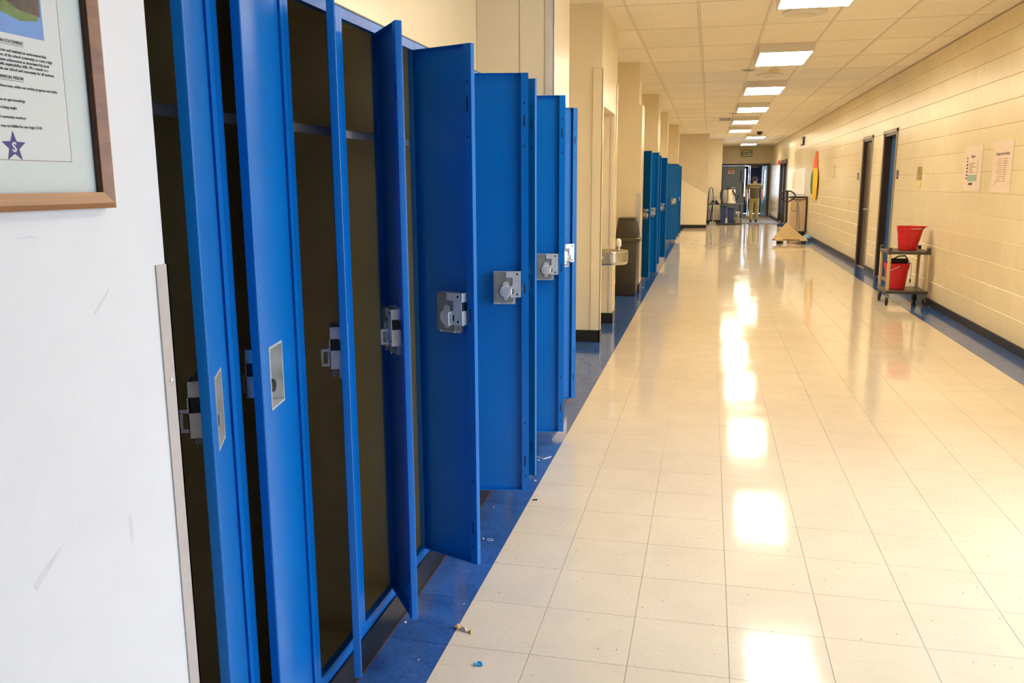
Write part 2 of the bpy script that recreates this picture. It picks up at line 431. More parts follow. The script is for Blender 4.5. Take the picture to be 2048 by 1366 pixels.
# left wall: a run of piers, niches and recesses
def wl(x0, x1, y0, y1, m='cream_paint', z0=0, z1=HC+.02, name='wall_left'): return struct(B(name, x0, x1, y0, y1, z0, z1, m))
wl(-2.0, -1.75, Y0, 33)
white = wl(-1.75, -.90, Y0, 1.272, 'white_paint')
M['scuff'] = mat('scuff', (.70, .70, .745), .6, noise=(60, .05))
for pl in ([(1.09, 1.265), (1.125, 1.295), (1.127, 1.298), (1.13, 1.296), (1.095, 1.262)], [(.92, .905), (.95, .925), (.99, .945), (.955, .918), (.925, .895)], [(1.125, .93), (1.131, .93), (1.133, .90), (1.13, .875), (1.126, .89)], [(.95, 1.385), (.985, 1.385), (1.0, 1.381), (.985, 1.388)]):
    MB().prism(pl, -.9, -.89985, 'x').build('scuff_mark', 'scuff', white)
gd = MB().box(-.9, -.8975, 1.245, 1.276, 0, 1.323).box(-.935, -.8975, 1.2725, 1.276, 0, 1.323).build('corner_guard', 'guard_taupe', white)
MB().lathe([(.0045, 0), (.004, .0015), (.002, .0022)], (-.8975, 1.262, 1.123), 12, 'x').build('screw', 'zinc', gd, smooth=True)
wl(-1.75, -1.362, 1.272, 5.03)
pier = wl(-1.75, -.905, 5.03, 5.60, 'cream_paint')
for a, b in ((-1.36, -1.108), (-1.102, -.95)): B('panel', a, b, 5.022, 5.03, 1.93, HC, 'beige_panel', pier)
MB().box(-.952, -.902, 5.016, 5.022, .1, HC).box(-.905, -.902, 5.016, 5.07, .1, HC).build('corner_guard', 'trim_grey', pier)
pa = wl(-1.75, -.955, 7.73, 7.83); 
wl(-1.75, -.955, 7.83, 8.82, z0=2.138)
wl(-1.75, -1.45, 7.83, 8.82, z1=2.138)
pb = wl(-1.75, -.955, 8.82, 9.0)
MB().box(-1.035, -.945, 7.716, 7.73, .112, 2.453).box(-.955, -.945, 7.716, 7.80, .112, 2.453).build('corner_guard', 'cream_paint', pa, bevel=.003)
MB().box(-.955, -.945, 8.925, 9.008, .112, 2.453).box(-1.0, -.945, 9.0, 9.008, .112, 2.453).build('corner_guard', 'cream_paint', pb, bevel=.003)
B('edge_strip', -1.0, -.985, 8.816, 8.82, .112, 2.1, 'guard_taupe', pb)
blk = wl(-1.75, -.93, 11.5, 11.885)
MB().box(-1.75, -.885, 11.482, 11.5, .11, 2.462).box(-.93, -.885, 11.5, 11.885, .11, 2.462).build('cladding_panel', 'cream_paint', blk, bevel=.004)
B('corner_guard', -.945, -.883, 11.476, 11.482, .11, 1.325, 'trim_grey', blk)
wl(-1.75, -1.362, 11.885, 15.62)
wl(-1.75, -.92, 15.62, 16.3)
blk2 = wl(-1.75, -.955, 19.7, 20.08)
B('cladding_panel', -1.75, -.95, 19.68, 19.7, .11, 2.45, 'cream_paint', blk2)
wl(-1.75, -1.362, 20.08, 23.8)
wl(-1.75, -.86, 23.82, 24.5)
wl(-1.75, -.07, 28.55, 32.0, 'beige_panel')
struct(MB().prism([(-1.75, 0), (-.06, 0), (-.06, 1.085), (-.86, 1.52), (-1.75, 2.0)], 28.42, 28.55, 'y').build('wall_left', 'light_wall'))
wl(-.07, .42, 31.98, Y1)
wl(-.075, -.055, 28.53, 28.55, 'white_paint', 1.1, HC)
# black baseboards on the piers
for a in ((-.905, -.894, 5.075, 5.612), (-1.75, -.894, 5.60, 5.612), (-1.75, -.947, 7.712, 7.73), (-.955, -.943, 7.712, 7.83), (-1.45, -.947, 8.808, 8.82), (-.955, -.943, 8.81, 9.008),
          (-1.75, -.88, 11.474, 11.482), (-.885, -.878, 11.474, 11.885), (-1.75, -.058, 28.405, 28.42), (-.07, .43, 31.965, 31.98), (-.9, -.895, Y0, 1.24)):
    struct(B('baseboard_left', *a, 0, .11, 'black_base'))

# end wall with double doors, vestibule and outer doors
ew = struct(MB().box(.42, .48, Y1, Y1+.2, 0, HC+.02).box(2.56, 2.87, Y1, Y1+.2, 0, HC+.02).box(.48, 2.56, Y1, Y1+.2, 2.26, HC+.02).build('wall_end', 'cream_paint'))
d1 = struct(MB().box(.48, .55, Y1-.03, Y1+.21, 0, 2.26).box(2.49, 2.56, Y1-.03, Y1+.21, 0, 2.26).box(.48, 2.56, Y1-.03, Y1+.21, 2.18, 2.26).build('door_1', 'brown_metal'))
lf = B('door_leaf', .555, 1.50, Y1+.02, Y1+.065, .01, 2.175, 'door_greyblue', d1)
MB().tube([(1.36, Y1+.02, 1.0), (1.36, Y1-.03, 1.02), (1.36, Y1-.03, 1.25), (1.36, Y1+.02, 1.27)], .012).build('pull_handle', 'zinc', d1, smooth=True)
MB().box(1.30, 1.36, Y1-.0, Y1+.02, 1.5, 1.95).box(1.40, 1.46, Y1, Y1+.02, .95, 1.45).build('hardware_plate', 'navy', d1)
B('push_plate', 1.405, 1.455, Y1-.012, Y1, 1.0, 1.4, 'black_plastic', d1)
sg = B('door_sign', .78, 1.06, Y1+.008, Y1+.02, 1.84, 1.98, 'paper', d1)
MB().box(.82, 1.02, Y1+.006, Y1+.008, 1.89, 1.93).box(.79, 1.05, Y1+.006, Y1+.008, 1.962, 1.976).build('sign_print', 'red_print', d1)
B('door_plaque', .78, 1.06, Y1+.008, Y1+.02, 2.00, 2.10, 'sign_gold', d1)
# right leaf swung outward
hx, hy, an = 2.48, Y1+.12, math.radians(180-80)
ld = Vector((math.cos(an), math.sin(an), 0)); nd = Vector((-ld.y, ld.x, 0))
def leafbox(u0, u1, t0, t1, z0, z1):
    P = lambda u, t, z: Vector((hx, hy, 0))+ld*u+nd*t+Vector((0, 0, z))
    return [P(u0,t0,z0), P(u1,t0,z0), P(u1,t1,z0), P(u0,t1,z0), P(u0,t0,z1), P(u1,t0,z1), P(u1,t1,z1), P(u0,t1,z1)]
mb = MB(); mb.hexa(leafbox(0, .30, 0, .045, .01, 2.17)); mb.hexa(leafbox(.62, .93, 0, .045, .01, 2.17)); mb.hexa(leafbox(.30, .62, 0, .045, .01, .85)); mb.hexa(leafbox(.30, .62, 0, .045, 2.0, 2.17))
mb.build('door_leaf', 'door_greyblue', d1)
mb = MB(); mb.hexa(leafbox(.30, .62, .02, .026, .85, 2.0)); mb.build('pane', 'glass', d1)
mb = MB(); mb.hexa(leafbox(.925, .945, -.003, .05, .01, 2.17)); mb.build('leaf_edge', 'cabinet_tan', d1)
# vestibule and outer doors
YV = 42.4
struct(MB().box(.20, .42, Y1+.2, YV, 0, 2.8).box(2.75, 2.87, Y1+.2, YV, 0, 2.8).box(.20, 2.87, Y1+.2, YV+.2, 2.7, 2.8).build('wall_vestibule', 'cream_paint'))
d2 = struct(MB().box(.42, .55, YV, YV+.1, 0, 2.7).box(2.62, 2.75, YV, YV+.1, 0, 2.7).box(.55, 2.62, YV, YV+.1, 2.34, 2.7).box(1.80, 1.86, YV, YV+.1, 0, 2.34).build('door_2', 'navy'))
mb = MB().box(.56, .70, YV+.02, YV+.065, .01, 2.22).box(1.66, 1.79, YV+.02, YV+.065, .01, 2.22).box(.70, 1.66, YV+.02, YV+.065, .01, .80).box(.70, 1.66, YV+.02, YV+.065, 2.1, 2.22).box(1.30, 1.46, YV+.02, YV+.065, .8, 2.1)
mb.build('door_leaf', 'navy', d2)
B('pane', .70, 1.30, YV+.04, YV+.046, .8, 2.1, 'glass', d2); B('pane', 1.46, 1.66, YV+.04, YV+.046, .8, 2.1, 'glass', d2)
mb = MB().box(1.87, 2.46, YV+.02, YV+.065, .01, 2.28).box(2.58, 2.62, YV+.02, YV+.065, .01, 2.28).box(2.46, 2.58, YV+.02, YV+.065, .01, .9).box(2.46, 2.58, YV+.02, YV+.065, 2.1, 2.28)
mb.build('door_leaf', 'navy', d2)
B('pane', 2.46, 2.58, YV+.04, YV+.046, .9, 2.1, 'glass', d2)
B('pane', .56, 1.79, YV+.04, YV+.046, 2.23, 2.33, 'glass', d2)
B('door_closer', 1.92, 2.24, YV-.05, YV+.02, 2.14, 2.21, 'zinc_dull', d2)
portal((1.6, YV+.12, 1.5), (PI/2, 0, 0), 2.1, 1.6)

# side exit in the right wall, far end
d3 = struct(MB().box(XR-.015, XRB+.12, 31.24, 31.42, 0, 2.2).box(XR-.015, XRB+.12, 34.08, 34.26, 0, 2.2).box(XR-.015, XRB+.12, 31.24, 34.26, 2.12, 2.26).box(XR+.0, XRB+.10, 32.7, 32.8, 0, 2.12).build('door_3', 'brown_metal'))
for a, b in ((31.42, 32.70), (32.80, 34.08)):
    MB().box(XRB+.05, XRB+.09, a, a+.12, .01, 2.12).box(XRB+.05, XRB+.09, b-.12, b, .01, 2.12).box(XRB+.05, XRB+.09, a+.12, b-.12, .01, .30).box(XRB+.05, XRB+.09, a+.12, b-.12, 2.0, 2.12).box(XRB+.05, XRB+.09, a+.12, b-.12, .98, 1.08).build('door_leaf', 'brown_metal', d3)
    B('pane', XRB+.065, XRB+.071, a+.12, b-.12, 1.08, 2.0, 'glass', d3); B('pane', XRB+.065, XRB+.071, a+.12, b-.12, .30, .98, 'glass', d3)
portal((XRB+.27, 32.75, 1.1), (0, PI/2, 0), 2.0, 2.7)

# classroom doors in the right wall
def class_door(name, a, b, h, dx, leaf, jamb):
    d = struct(MB().box(XR-.012, XRB, a-.06, a, 0, h+.05).box(XR-.012, XRB, b, b+.06, 0, h+.05).box(XR-.012, XRB, a-.06, b+.06, h, h+.05).build(name, 'tan_frame'))
    MB().box(XR+.0, XRB+dx+.06, b-.035, b, 0, h).box(XR+.0, XRB+dx+.06, a, a+.035, 0, h).box(XR, XRB+dx+.06, a, b, h-.035, h).build('jamb', jamb, d)
    B('door_leaf', XRB+dx, XRB+dx+.045, a+.035, b-.035, .008, h-.035, leaf, d)
    return d
cd = class_door('door_4', *DOORS[0], .075, 'door_blue', 'brown_metal')
cd2 = class_door('door_5', *DOORS[1], .025, 'door_brown', 'brown_metal')
MB().tube([(XRB+.025, 15.42, 1.0), (XRB-.04, 15.42, 1.0), (XRB-.045, 15.44, 1.0), (XRB-.045, 15.55, 1.0)], .012).lathe([(.032, 0), (.03, -.012)], (XRB+.025, 15.42, 1.0), 16, 'x').build('lever_handle', 'zinc', cd2, smooth=True)
MB().tube([(XRB+.075, 13.52, 1.0), (XRB+.03, 13.52, 1.0), (XRB+.03, 13.62, 1.0)], .012).build('lever_handle', 'zinc', cd, smooth=True)

# ------------------------------------------------------------------ lockers
P_, WD, HF, ZF = .305, .262, 1.816, .104
XF = -.975
DH0, DH1 = .036, 1.785
def door_profile(u0, u1, left, right):
    # closed thin section of the folded door sheet between u0 and u1 (outer face at y=0)
    t = .0016; d = .020; r = .004
    out, inn = [], []
    if left:
        out += [(.020, -d), (0, -d)]+[(r-r*math.cos(a), -r+r*math.sin(a)) for a in (0, PI/8, PI/4, 3*PI/8, PI/2)]
        inn += [(.020, -d+t), (t, -d+t), (t, -t)]
    else:
        out += [(u0, 0)]; inn += [(u0, -t)]
    if right:
        out += [(u1-r+r*math.sin(a), -r+r*math.cos(a)) for a in (0, PI/8, PI/4, 3*PI/8, PI/2)]+[(u1, -d), (u1-.030, -d)]
        inn += [(u1-t, -t), (u1-t, -d+t), (u1-.030, -d+t)]
    else:
        out += [(u1, 0)]; inn += [(u1, -t)]
    return out+inn[::-1]
CU0, CU1, CZ0, CZ1 = .116, .206, .856, .992       # handle cup opening in the door (local)
def make_locker():
    root = thing('locker', (0, 0, 0), 'x', 'locker', 'x')
    t = .0015
    MB().box(-.385, -.3835, 0, P_, 0, HF).box(-.3835, -.018, 0, t, 0, HF).box(-.3835, -.018, P_-t, P_, 0, HF).box(-.3835, -.018, t, P_-t, 0, .006).box(-.3835, -.018, t, P_-t, HF-.003, HF).build('body', 'locker_inside', root)
    MB().box(-.02, 0, .0006, .019, 0, HF).box(-.02, 0, P_-.019, P_-.0006, 0, HF).box(-.02, -.0003, .019, P_-.019, HF-.028, HF).box(-.02, -.0003, .019, P_-.019, 0, .036).build('face_frame', 'locker_blue', root)
    MB().box(-.0196, .002, 0, P_, HF, HF+.004).build('top_trim', 'black_base', root)
    MB().box(-.3835, -.022, .002, P_-.002, 1.498, 1.501).box(-.0245, -.022, .002, P_-.002, 1.479, 1.501).build('shelf', 'shelf_grey', root)
    for z in (.62, 1.42): MB().tube([(-.2, P_-.002, z), (-.2, P_-.03, z), (-.2, P_-.035, z-.012), (-.2, P_-.045, z-.01), (-.2, P_-.047, z+.008)], .0025, 6).build('coat_hook', 'zinc_dull', root, smooth=True)
    # door, local x = hinge to free edge, local +y = outside
    mb = MB()
    full = door_profile(0, WD, True, True)
    mb.prism(full, DH0, CZ0); mb.prism(full, CZ1, DH1)
    mb.prism(door_profile(0, CU0, True, False), CZ0, CZ1); mb.prism(door_profile(CU1, WD, False, True), CZ0, CZ1)
    mb.box(.002, WD-.002, -.019, -.001, DH0, DH0+.0016); mb.box(.002, WD-.002, -.019, -.001, DH1-.0016, DH1)
    door = mb.build('door', 'locker_blue', None, smooth=True)
    door.parent = root; door.location = (-.005, P_-.020, 0)
    ORG[door.name] = Vector((0, 0, 0))
    # slots on the inner lip
    for z in (.17, .92, 1.60): MB().box(WD-.019, WD-.014, -.0206, -.0198, z-.022, z+.022).build('lip_slot', 'dark_slot', door)
    for z in (.10, 1.67, .34, 1.50): MB().cyl((WD-.016, 0, z), .0035, -.0206, -.0198, 10, 'y').build('lip_hole', 'dark_slot', door)
    # outside handle cup: a pressed tray with a latch and a combination knob
    D = .026; t = .0012
    MB().box(CU0, CU1, -D, -D+t, CZ0, CZ1).box(CU0, CU0+t, -D, .0012, CZ0, CZ1).box(CU1-t, CU1, -D, .0012, CZ0, CZ1).box(CU0, CU1, -D, .0012, CZ0, CZ0+t).box(CU0, CU1, -D, .0012, CZ1-t, CZ1)\
        .box(CU0-.004, CU0, .0, .0012, CZ0-.004, CZ1+.004).box(CU1, CU1+.004, 0, .0012, CZ0-.004, CZ1+.004).box(CU0, CU1, 0, .0012, CZ0-.004, CZ0).box(CU0, CU1, 0, .0012, CZ1, CZ1+.004).build('handle_cup', 'zinc', door)
    MB().box(.176, .194, -D+t, -.008, .955, .975).build('latch_lift', 'black_plastic', door, bevel=.0015)
    MB().lathe([(.021, -D+t), (.021, -D+.005), (.016, -D+.007), (.015, -.004), (.011, -.002)], (.172, 0, .902), 20, 'y').build('combination_knob', 'black_plastic', door, smooth=True)
    # inside: lock case, L plate, dial housing
    q = .995
    MB().box(.122, .199, -.0445, -D-.0002, q-.130, q-.004).build('lock_case', 'zinc_dull', door, bevel=.0015)
    mb = MB().box(.168, .230, -.0475, -.0455, q-.026, q).box(.195, .230, -.0475, -.0455, q-.108, q-.026).box(.186, .195, -.0475, -.0455, q-.108, q-.062)
    mb.box(.2285, .230, -.0475, -.0202, q-.03, q).box(.2285, .230, -.0475, -.0202, q-.108, q-.060)
    mb.build('lock_plate', 'zinc', door)
    MB().box(.203, .2282, -.042, -.0265, q-.104, q-.006).build('latch_bolt', 'black_plastic', door)
    MB().box(.190, .1925, -.070, -.0446, q-.070, q-.062).box(.190, .1925, -.070, -.0446, q-.108, q-.100).box(.190, .1925, -.070, -.063, q-.100, q-.070).build('dial_bracket', 'zinc', door, bevel=.001)
    for z in (q-.012, q-.096): MB().cyl((.2145, 0, z), .0042, -.0482, -.0474, 14, 'y').build('rivet_hole', 'dark_slot', door)
    MB().box(.1935, .199, -.0482, -.0474, q-.094, q-.074).build('spring_slot', 'dark_slot', door)
    mb = MB().lathe([(.026, -.0446), (.026, -.052), (.022, -.054), (.0065, -.0545), (.006, -.057)], (.168, 0, q-.083), 24, 'y')
    mb.lathe([(.014, -.0446), (.014, -.049)], (.168, 0, q-.056), 16, 'y'); mb.lathe([(.010, -.0446), (.010, -.048)], (.168, 0, q-.110), 12, 'y')
    mb.box(.186, .193, -.052, -.0446, q-.106, q-.060)
    mb.build('dial_housing', 'zinc', door, smooth=True)
    for u in (.136, .194): MB().tube([(u, -.040, q-.128), (u, -.040, q-.136)], .002, 6).build('lock_pin', 'zinc', door)
    for z in (.27, .92, 1.57):
        mb = MB()
        for k in range(3): mb.tube([(-.004, .0005, z+k*.024), (-.004, .0005, z+k*.024+.0225)], .0038, 10)
        mb.build('hinge', 'locker_blue', door, smooth=True)
    return root
def bank(y_start, n, angles, labels, group, first=None):
    global PROTO
    for i in range(n):
        r = first if (i == 0 and first) else copy_tree(PROTO)
        r.location = (XF, y_start+i*P_, ZF); r['label'] = labels[i]; r['group'] = group
        d = [c for c in r.children if c.name.startswith('door')][0]
        d.rotation_euler = (0, 0, math.radians(-90+angles[i]))
ORD = ['first', 'second', 'third', 'fourth', 'fifth', 'sixth', 'seventh', 'eighth', 'ninth', 'tenth', 'eleventh', 'twelfth']
PROTO = make_locker()
st1 = ['door ajar', 'door almost shut', 'door ajar', 'door half open', 'door wide open',
       'door shut', 'door straight out', 'door wide open', 'door shut', 'door straight out', 'door shut', 'door swung right back']
bank(1.285, 12, [25, 11.4, 25, 36.5, 68, 0, 102, 76, 0, 99, 0, 131],
     ['%s blue locker from the white wall with the framed notice, %s' % (ORD[i], st1[i]) for i in range(12)], 'blue lockers beside the white wall', PROTO)
a2 = [50, 0, 81, 0, 0, 0, 0, 55, 0, 0, 0, 72]
bank(11.897, 12, a2, ['%s blue locker past the brown waste bin, door %s' % (ORD[i], 'open' if a2[i] else 'shut') for i in range(12)], 'blue lockers past the waste bin')
a3 = [88, 0, 0, 0, 80, 0, 0, 0, 0, 84, 0, 0]
bank(20.11, 12, a3, ['%s blue locker in the distant bank before the sloping knee wall, door %s' % (ORD[i], 'open' if a3[i] else 'shut') for i in range(12)], 'blue lockers in the far bank')
for nm, a in (('near the white wall', 1.285), ('past the brown waste bin', 11.897), ('in the distant bank', 20.11)):
    k = MB().box(-1.34, XK, a, a+12*P_, 0, ZF-.001).build('locker_plinth', 'black_base')
    tag(k, 'black plinth under the blue lockers '+nm, 'plinth', 'black plinths under the locker banks')
    B('floor_strip', XK, XK+.002, a, a+12*P_, 0, .007, 'wood_dark', k)

# ------------------------------------------------------------------ ceiling fixtures
NL = len(lights)
for i, (xa, xb, yn) in enumerate(lights):
    if yn+1.23 < Y0: continue
    n_from_exit = NL-1-i
    r = thing('ceiling_light', ((xa+xb)/2, yn+PY/2, HC-.10), '%s ceiling light counting from the exit sign, glowing white panel in a shallow box' % (ORD[n_from_exit]), 'ceiling light', 'boxed ceiling lights')
    g = .0125; x0, x1, y0, y1 = xa+g, xb-g, yn+g, yn+PY-g
    zt, zb = HC-.0025, HC-.098
    ins = .012
    MB().hexa([(x0+ins, y0+ins, zb), (x0+ins+.004, y0+ins+.004, zb), (x0+ins+.004, y1-ins-.004, zb), (x0+ins, y1-ins, zb), (x0, y0, zt), (x0+.004, y0+.004, zt), (x0+.004, y1-.004, zt), (x0, y1, zt)])\
        .hexa([(x1-ins-.004, y0+ins+.004, zb), (x1-ins, y0+ins, zb), (x1-ins, y1-ins, zb), (x1-ins-.004, y1-ins-.004, zb), (x1-.004, y0+.004, zt), (x1, y0, zt), (x1, y1, zt), (x1-.004, y1-.004, zt)])\
        .hexa([(x0+ins, y0+ins, zb), (x1-ins, y0+ins, zb), (x1-ins-.004, y0+ins+.004, zb), (x0+ins+.004, y0+ins+.004, zb), (x0, y0, zt), (x1, y0, zt), (x1-.004, y0+.004, zt), (x0+.004, y0+.004, zt)])\
        .hexa([(x0+ins+.004, y1-ins-.004, zb), (x1-ins-.004, y1-ins-.004, zb), (x1-ins, y1-ins, zb), (x0+ins, y1-ins, zb), (x0+.004, y1-.004, zt), (x1-.004, y1-.004, zt), (x1, y1, zt), (x0, y1, zt)])\
        .box(x0+.004, x1-.004, y0+.004, y1-.004, zt-.004, zt-.001).build('housing', 'lamp_housing', r)
    MB().box(x0+ins+.005, x1-ins-.005, y0+ins+.005, y1-ins-.005, zb+.001, zb+.006).build('diffuser', 'lamp', r, bevel=0)
    mb = MB(); z = zb-.002
    mb.box(x0+ins, x1-ins, y1-ins-.014, y1-ins, z, zb).box(x0+ins, x0+ins+.008, y0+ins, y1-ins, z, zb).box(x1-ins-.008, x1-ins, y0+ins, y1-ins, z, zb).box(x0+ins, x1-ins, y0+ins, y0+ins+.008, z, zb)
    mb.build('bezel', 'tan_frame', r)

# ceiling fittings
def dome(x, y, rr, label, group=None):
    r = thing('air_diffuser', (x, y, HC), label, 'air diffuser', group)
    MB().lathe([(rr, -.0065), (rr*.97, -.016), (rr*.62, -.02), (rr*.5, -.026)], (x, y, HC), 32).build('ring', 'lamp_housing', r, smooth=True)
    MB().lathe([(rr*.45, -.0262), (rr*.42, -.034), (rr*.2, -.042)], (x, y, HC), 24).build('cone', 'grid_paint', r, smooth=True)
dome(.80, 8.62, .20, 'round white air diffuser next to a ceiling light with no smoke detector near', 'round ceiling diffusers')
dome(.80, 13.35, .20, 'round white air diffuser on the ceiling past the smoke detector', 'round ceiling diffusers')
def hole(x, y, label):
    r = thing('recessed_speaker', (x, y, HC), label, 'speaker', 'dark round ceiling fittings')
    MB().lathe([(.105, -.0065), (.105, -.012), (.085, -.012), (.085, -.0068)], (x, y, HC), 28).build('rim', 'lamp_housing', r, smooth=True)
    MB().lathe([(.084, -.0066), (.084, -.0085)], (x, y, HC), 28).build('grille', 'black_base', r)
hole(.470, 12.72, 'dark round ceiling fitting near the smoke detector')
hole(.469, 20.4, 'dark round ceiling fitting next to the slotted vent')
r = thing('smoke_detector', (.82, 12.72, HC), 'small beige smoke detector behind a ceiling light', 'smoke detector')
MB().lathe([(.06, -.0065), (.06, -.03), (.045, -.05), (.03, -.055)], (.82, 12.72, HC), 20).build('cover', 'cream_plastic', r, smooth=True)
MB().lathe([(.072, -.0062), (.072, -.012)], (.82, 12.72, HC), 20).build('base', 'lamp_housing', r)
r = thing('security_camera', (1.45, 27.8, HC), 'small black dome camera on the ceiling near the exit end', 'camera')
MB().lathe([(.09, -.0065), (.09, -.04), (.06, -.09), (.02, -.11)], (1.45, 27.8, HC), 18).build('dome', 'black_plastic', r, smooth=True)
MB().lathe([(.10, -.006), (.10, -.012)], (1.45, 27.8, HC), 18).build('base', 'lamp_housing', r)
r = thing('ceiling_vent', (.36, 22.3, HC), 'slotted dark return vent in the ceiling grid', 'vent')
B('backing', .17, .465, 21.85, 22.75, HC-.008, HC-.0062, 'black_base', r)
for k in range(5): B('slat', .17+k*.0675, .17+k*.0675+.025, 21.85, 22.75, HC-.014, HC-.008, 'lamp_housing', r)

# ------------------------------------------------------------------ framed notice on the white wall
XWL = -.90
fr = thing('framed_notice', (XWL, .963, 1.628), 'brown wooden picture frame with a printed notice and star logo', 'picture frame')
ya, yb, za, zb = .785, 1.1425, 1.4215, 1.845; fw = .0235; dp = .020
def mold(p0, p1, q0, q1):   # outer edge p0-p1, inner edge q0-q1 (y,z)
    X0, X1, X2 = XWL+.0005, XWL+dp, XWL+dp*.72
    P = lambda x, p: (x, p[0], p[1])
    MB()._add([P(X0, p0), P(X0, p1), P(X0, q1), P(X0, q0), P(X1*.0+XWL+dp*.8, p0), P(XWL+dp*.8, p1), P(X2, q1), P(X2, q0),
               P(X1, ((p0[0]*2+q0[0])/3, (p0[1]*2+q0[1])/3)), P(X1, ((p1[0]*2+q1[0])/3, (p1[1]*2+q1[1])/3))],
              [(0,1,2,3), (0,4,5,1), (4,8,9,5), (8,7,6,9), (7,3,2,6), (0,3,7,8,4), (1,5,9,6,2)]).build('moulding', 'wood', fr)
o_ = [(ya, za), (yb, za), (yb, zb), (ya, zb)]; i_ = [(ya+fw, za+fw), (yb-fw, za+fw), (yb-fw, zb-fw), (ya+fw, zb-fw)]
for k in range(4): mold(o_[k], o_[(k+1) % 4], i_[k], i_[(k+1) % 4])
mb = MB(); e = .0022
a0, a1, b0, b1 = ya+fw, yb-fw, za+fw, zb-fw
mb.box(XWL+.004, XWL+.011, a0, a0+e, b0, b1).box(XWL+.004, XWL+.011, a1-e, a1, b0, b1).box(XWL+.004, XWL+.011, a0, a1, b1-e, b1)
mb.build('inner_lip', 'wood_dark', fr)
mo = B('mat_board', XWL+.0005, XWL+.004, a0, a1, b0, b1, 'mat_board', fr)
pp = B('notice_paper', XWL+.004, XWL+.0045, .855, 1.0705, 1.489, 1.770, 'paper', fr)
B('paper_edge', XWL+.004, XWL+.0047, 1.0705, 1.0712, 1.4885, 1.770, 'ink_brown', fr); B('paper_edge', XWL+.004, XWL+.0047, .855, 1.0712, 1.4883, 1.489, 'ink_brown', fr)
XT = XWL+.0047
B('printed_photo', XT-.0002, XT+.0001, .885, 1.0405, 1.650, 1.760, 'photo_blue', fr)
MB().prism([(.885, 1.676), (.96, 1.678), (1.0, 1.669), (1.03, 1.673), (1.036, 1.682), (1.0, 1.70), (.885, 1.705)], XT, XT+.0002, 'x').build('photo_lawn', 'photo_green', fr)
MB().prism([(.97, 1.695), (1.0, 1.683), (1.037, 1.680), (1.038, 1.72), (.985, 1.725)], XT+.0001, XT+.0003, 'x').build('photo_trees', 'photo_brown', fr)
TX = [('VISION STATEMENT', 1.002, 1.638, .0062), ('to create and maintain an environment that', 1.041, 1.6265, .0055), ('members of the school community to reach a high', 1.051, 1.6205, .0055),
      ('maximum achievement as determined by local', 1.044, 1.6145, .0055), ('students with employability skills. We commit to a', 1.042, 1.609, .0055), ('within our school and community for all students.', 1.053, 1.603, .0055),
      ('COMMON VISION', .996, 1.5925, .0062), ('classrooms, within our activity programs and within', 1.055, 1.5815, .0052), ('as we gain knowledge', .995, 1.564, .0052), ('are being taught', .979, 1.554, .0052),
      ('and community members', .993, 1.542, .0052), ('We may not fulfilled be our bright STAR.', 1.021, 1.5305, .0052)]
for s_, yy, zz, sz in TX:
    text('notice_text', s_, sz, (XT+.0002, yy, zz), 'L', 'ink', fr, 'RIGHT', sx=.92)
for y_, z_, l_ in ((1.002, 1.6365, .05), (.996, 1.591, .042)): B('underline', XT, XT+.0003, y_-l_, y_, z_-.0006, z_-.0001, 'ink', fr)
cyy, czz, R1, R2 = .9675, 1.5055, .0208, .0088
MB().prism([(cyy+(R1 if k % 2 == 0 else R2)*math.sin(k*PI/5), czz+(R1 if k % 2 == 0 else R2)*math.cos(k*PI/5)) for k in range(10)], XT-.0001, XT+.0002, 'x').build('star_logo', 'ink_blue', fr)
text('star_letter', 'S', .0175, (XT+.0003, cyy, czz-.0062), 'L', 'paper', fr, 'CENTER', bold=.0004)
B('glazing', XWL+.0062, XWL+.0068, a0, a1, b0, b1, 'glass', fr)

# ------------------------------------------------------------------ drinking fountain in the niche
ft = thing('drinking_fountain', (-1.2, 8.33, .68), 'stainless steel drinking fountain jutting from the wall niche', 'fountain')
yc, xb_, xf_ = 8.33, -1.448, -.752
outl = [(xb_, yc-.19), (xf_-.16, yc-.19)]+[(xf_-.16+.16*math.sin(a), yc-.19*math.cos(a)) for a in [PI*k/14 for k in range(1, 14)]]+[(xf_-.16, yc+.19), (xb_, yc+.19)]
def shrink(poly, s): 
    cxx = sum(p[0] for p in poly)/len(poly); return [(cxx+(p[0]-cxx)*s, yc+(p[1]-yc)*s) for p in poly]
mb = MB(); n = len(outl)
rings = [(shrink(outl, .90), .675), (shrink(outl, .985), .69), (outl, .705), (outl, .79), (shrink(outl, 1.01), .80), (shrink(outl, .995), .807), (shrink(outl, .93), .804), (shrink(outl, .86), .77), (shrink(outl, .5), .758)]
vv = [(p[0], p[1], z) for poly, z in rings for p in poly]
ff = [tuple(range(n))[::-1]]+[(i*n+k, i*n+(k+1) % n, (i+1)*n+(k+1) % n, (i+1)*n+k) for i in range(len(rings)-1) for k in range(n)]+[tuple(range((len(rings)-1)*n, len(rings)*n))]
mb._add(vv, ff); mb.build('basin', 'stainless', ft, smooth=True)
MB().tube([(-.845, yc, .77), (-.845, yc, .83), (-.85, yc, .845)], .018, 12).build('bubbler_stem', 'stainless', ft, smooth=True)
MB().lathe([(.012, -.02), (.032, -.012), (.036, .01), (.034, .045), (.024, .062), (.008, .068)], (-.848, yc, .855), 16, 'z', .85, 1).build('bubbler_guard', 'pale_plastic', ft, smooth=True)
MB().prism([(xb_, .675), (xb_, .56), (xb_+.10, .56), (-1.02, .62), (-1.0, .675)], yc-.06, yc+.06, 'y').build('bracket', 'stainless', ft)
MB().lathe([(.012, 0), (.012, -.01)], (-.98, yc-.19, .75), 12, 'y').build('push_button', 'zinc', ft)

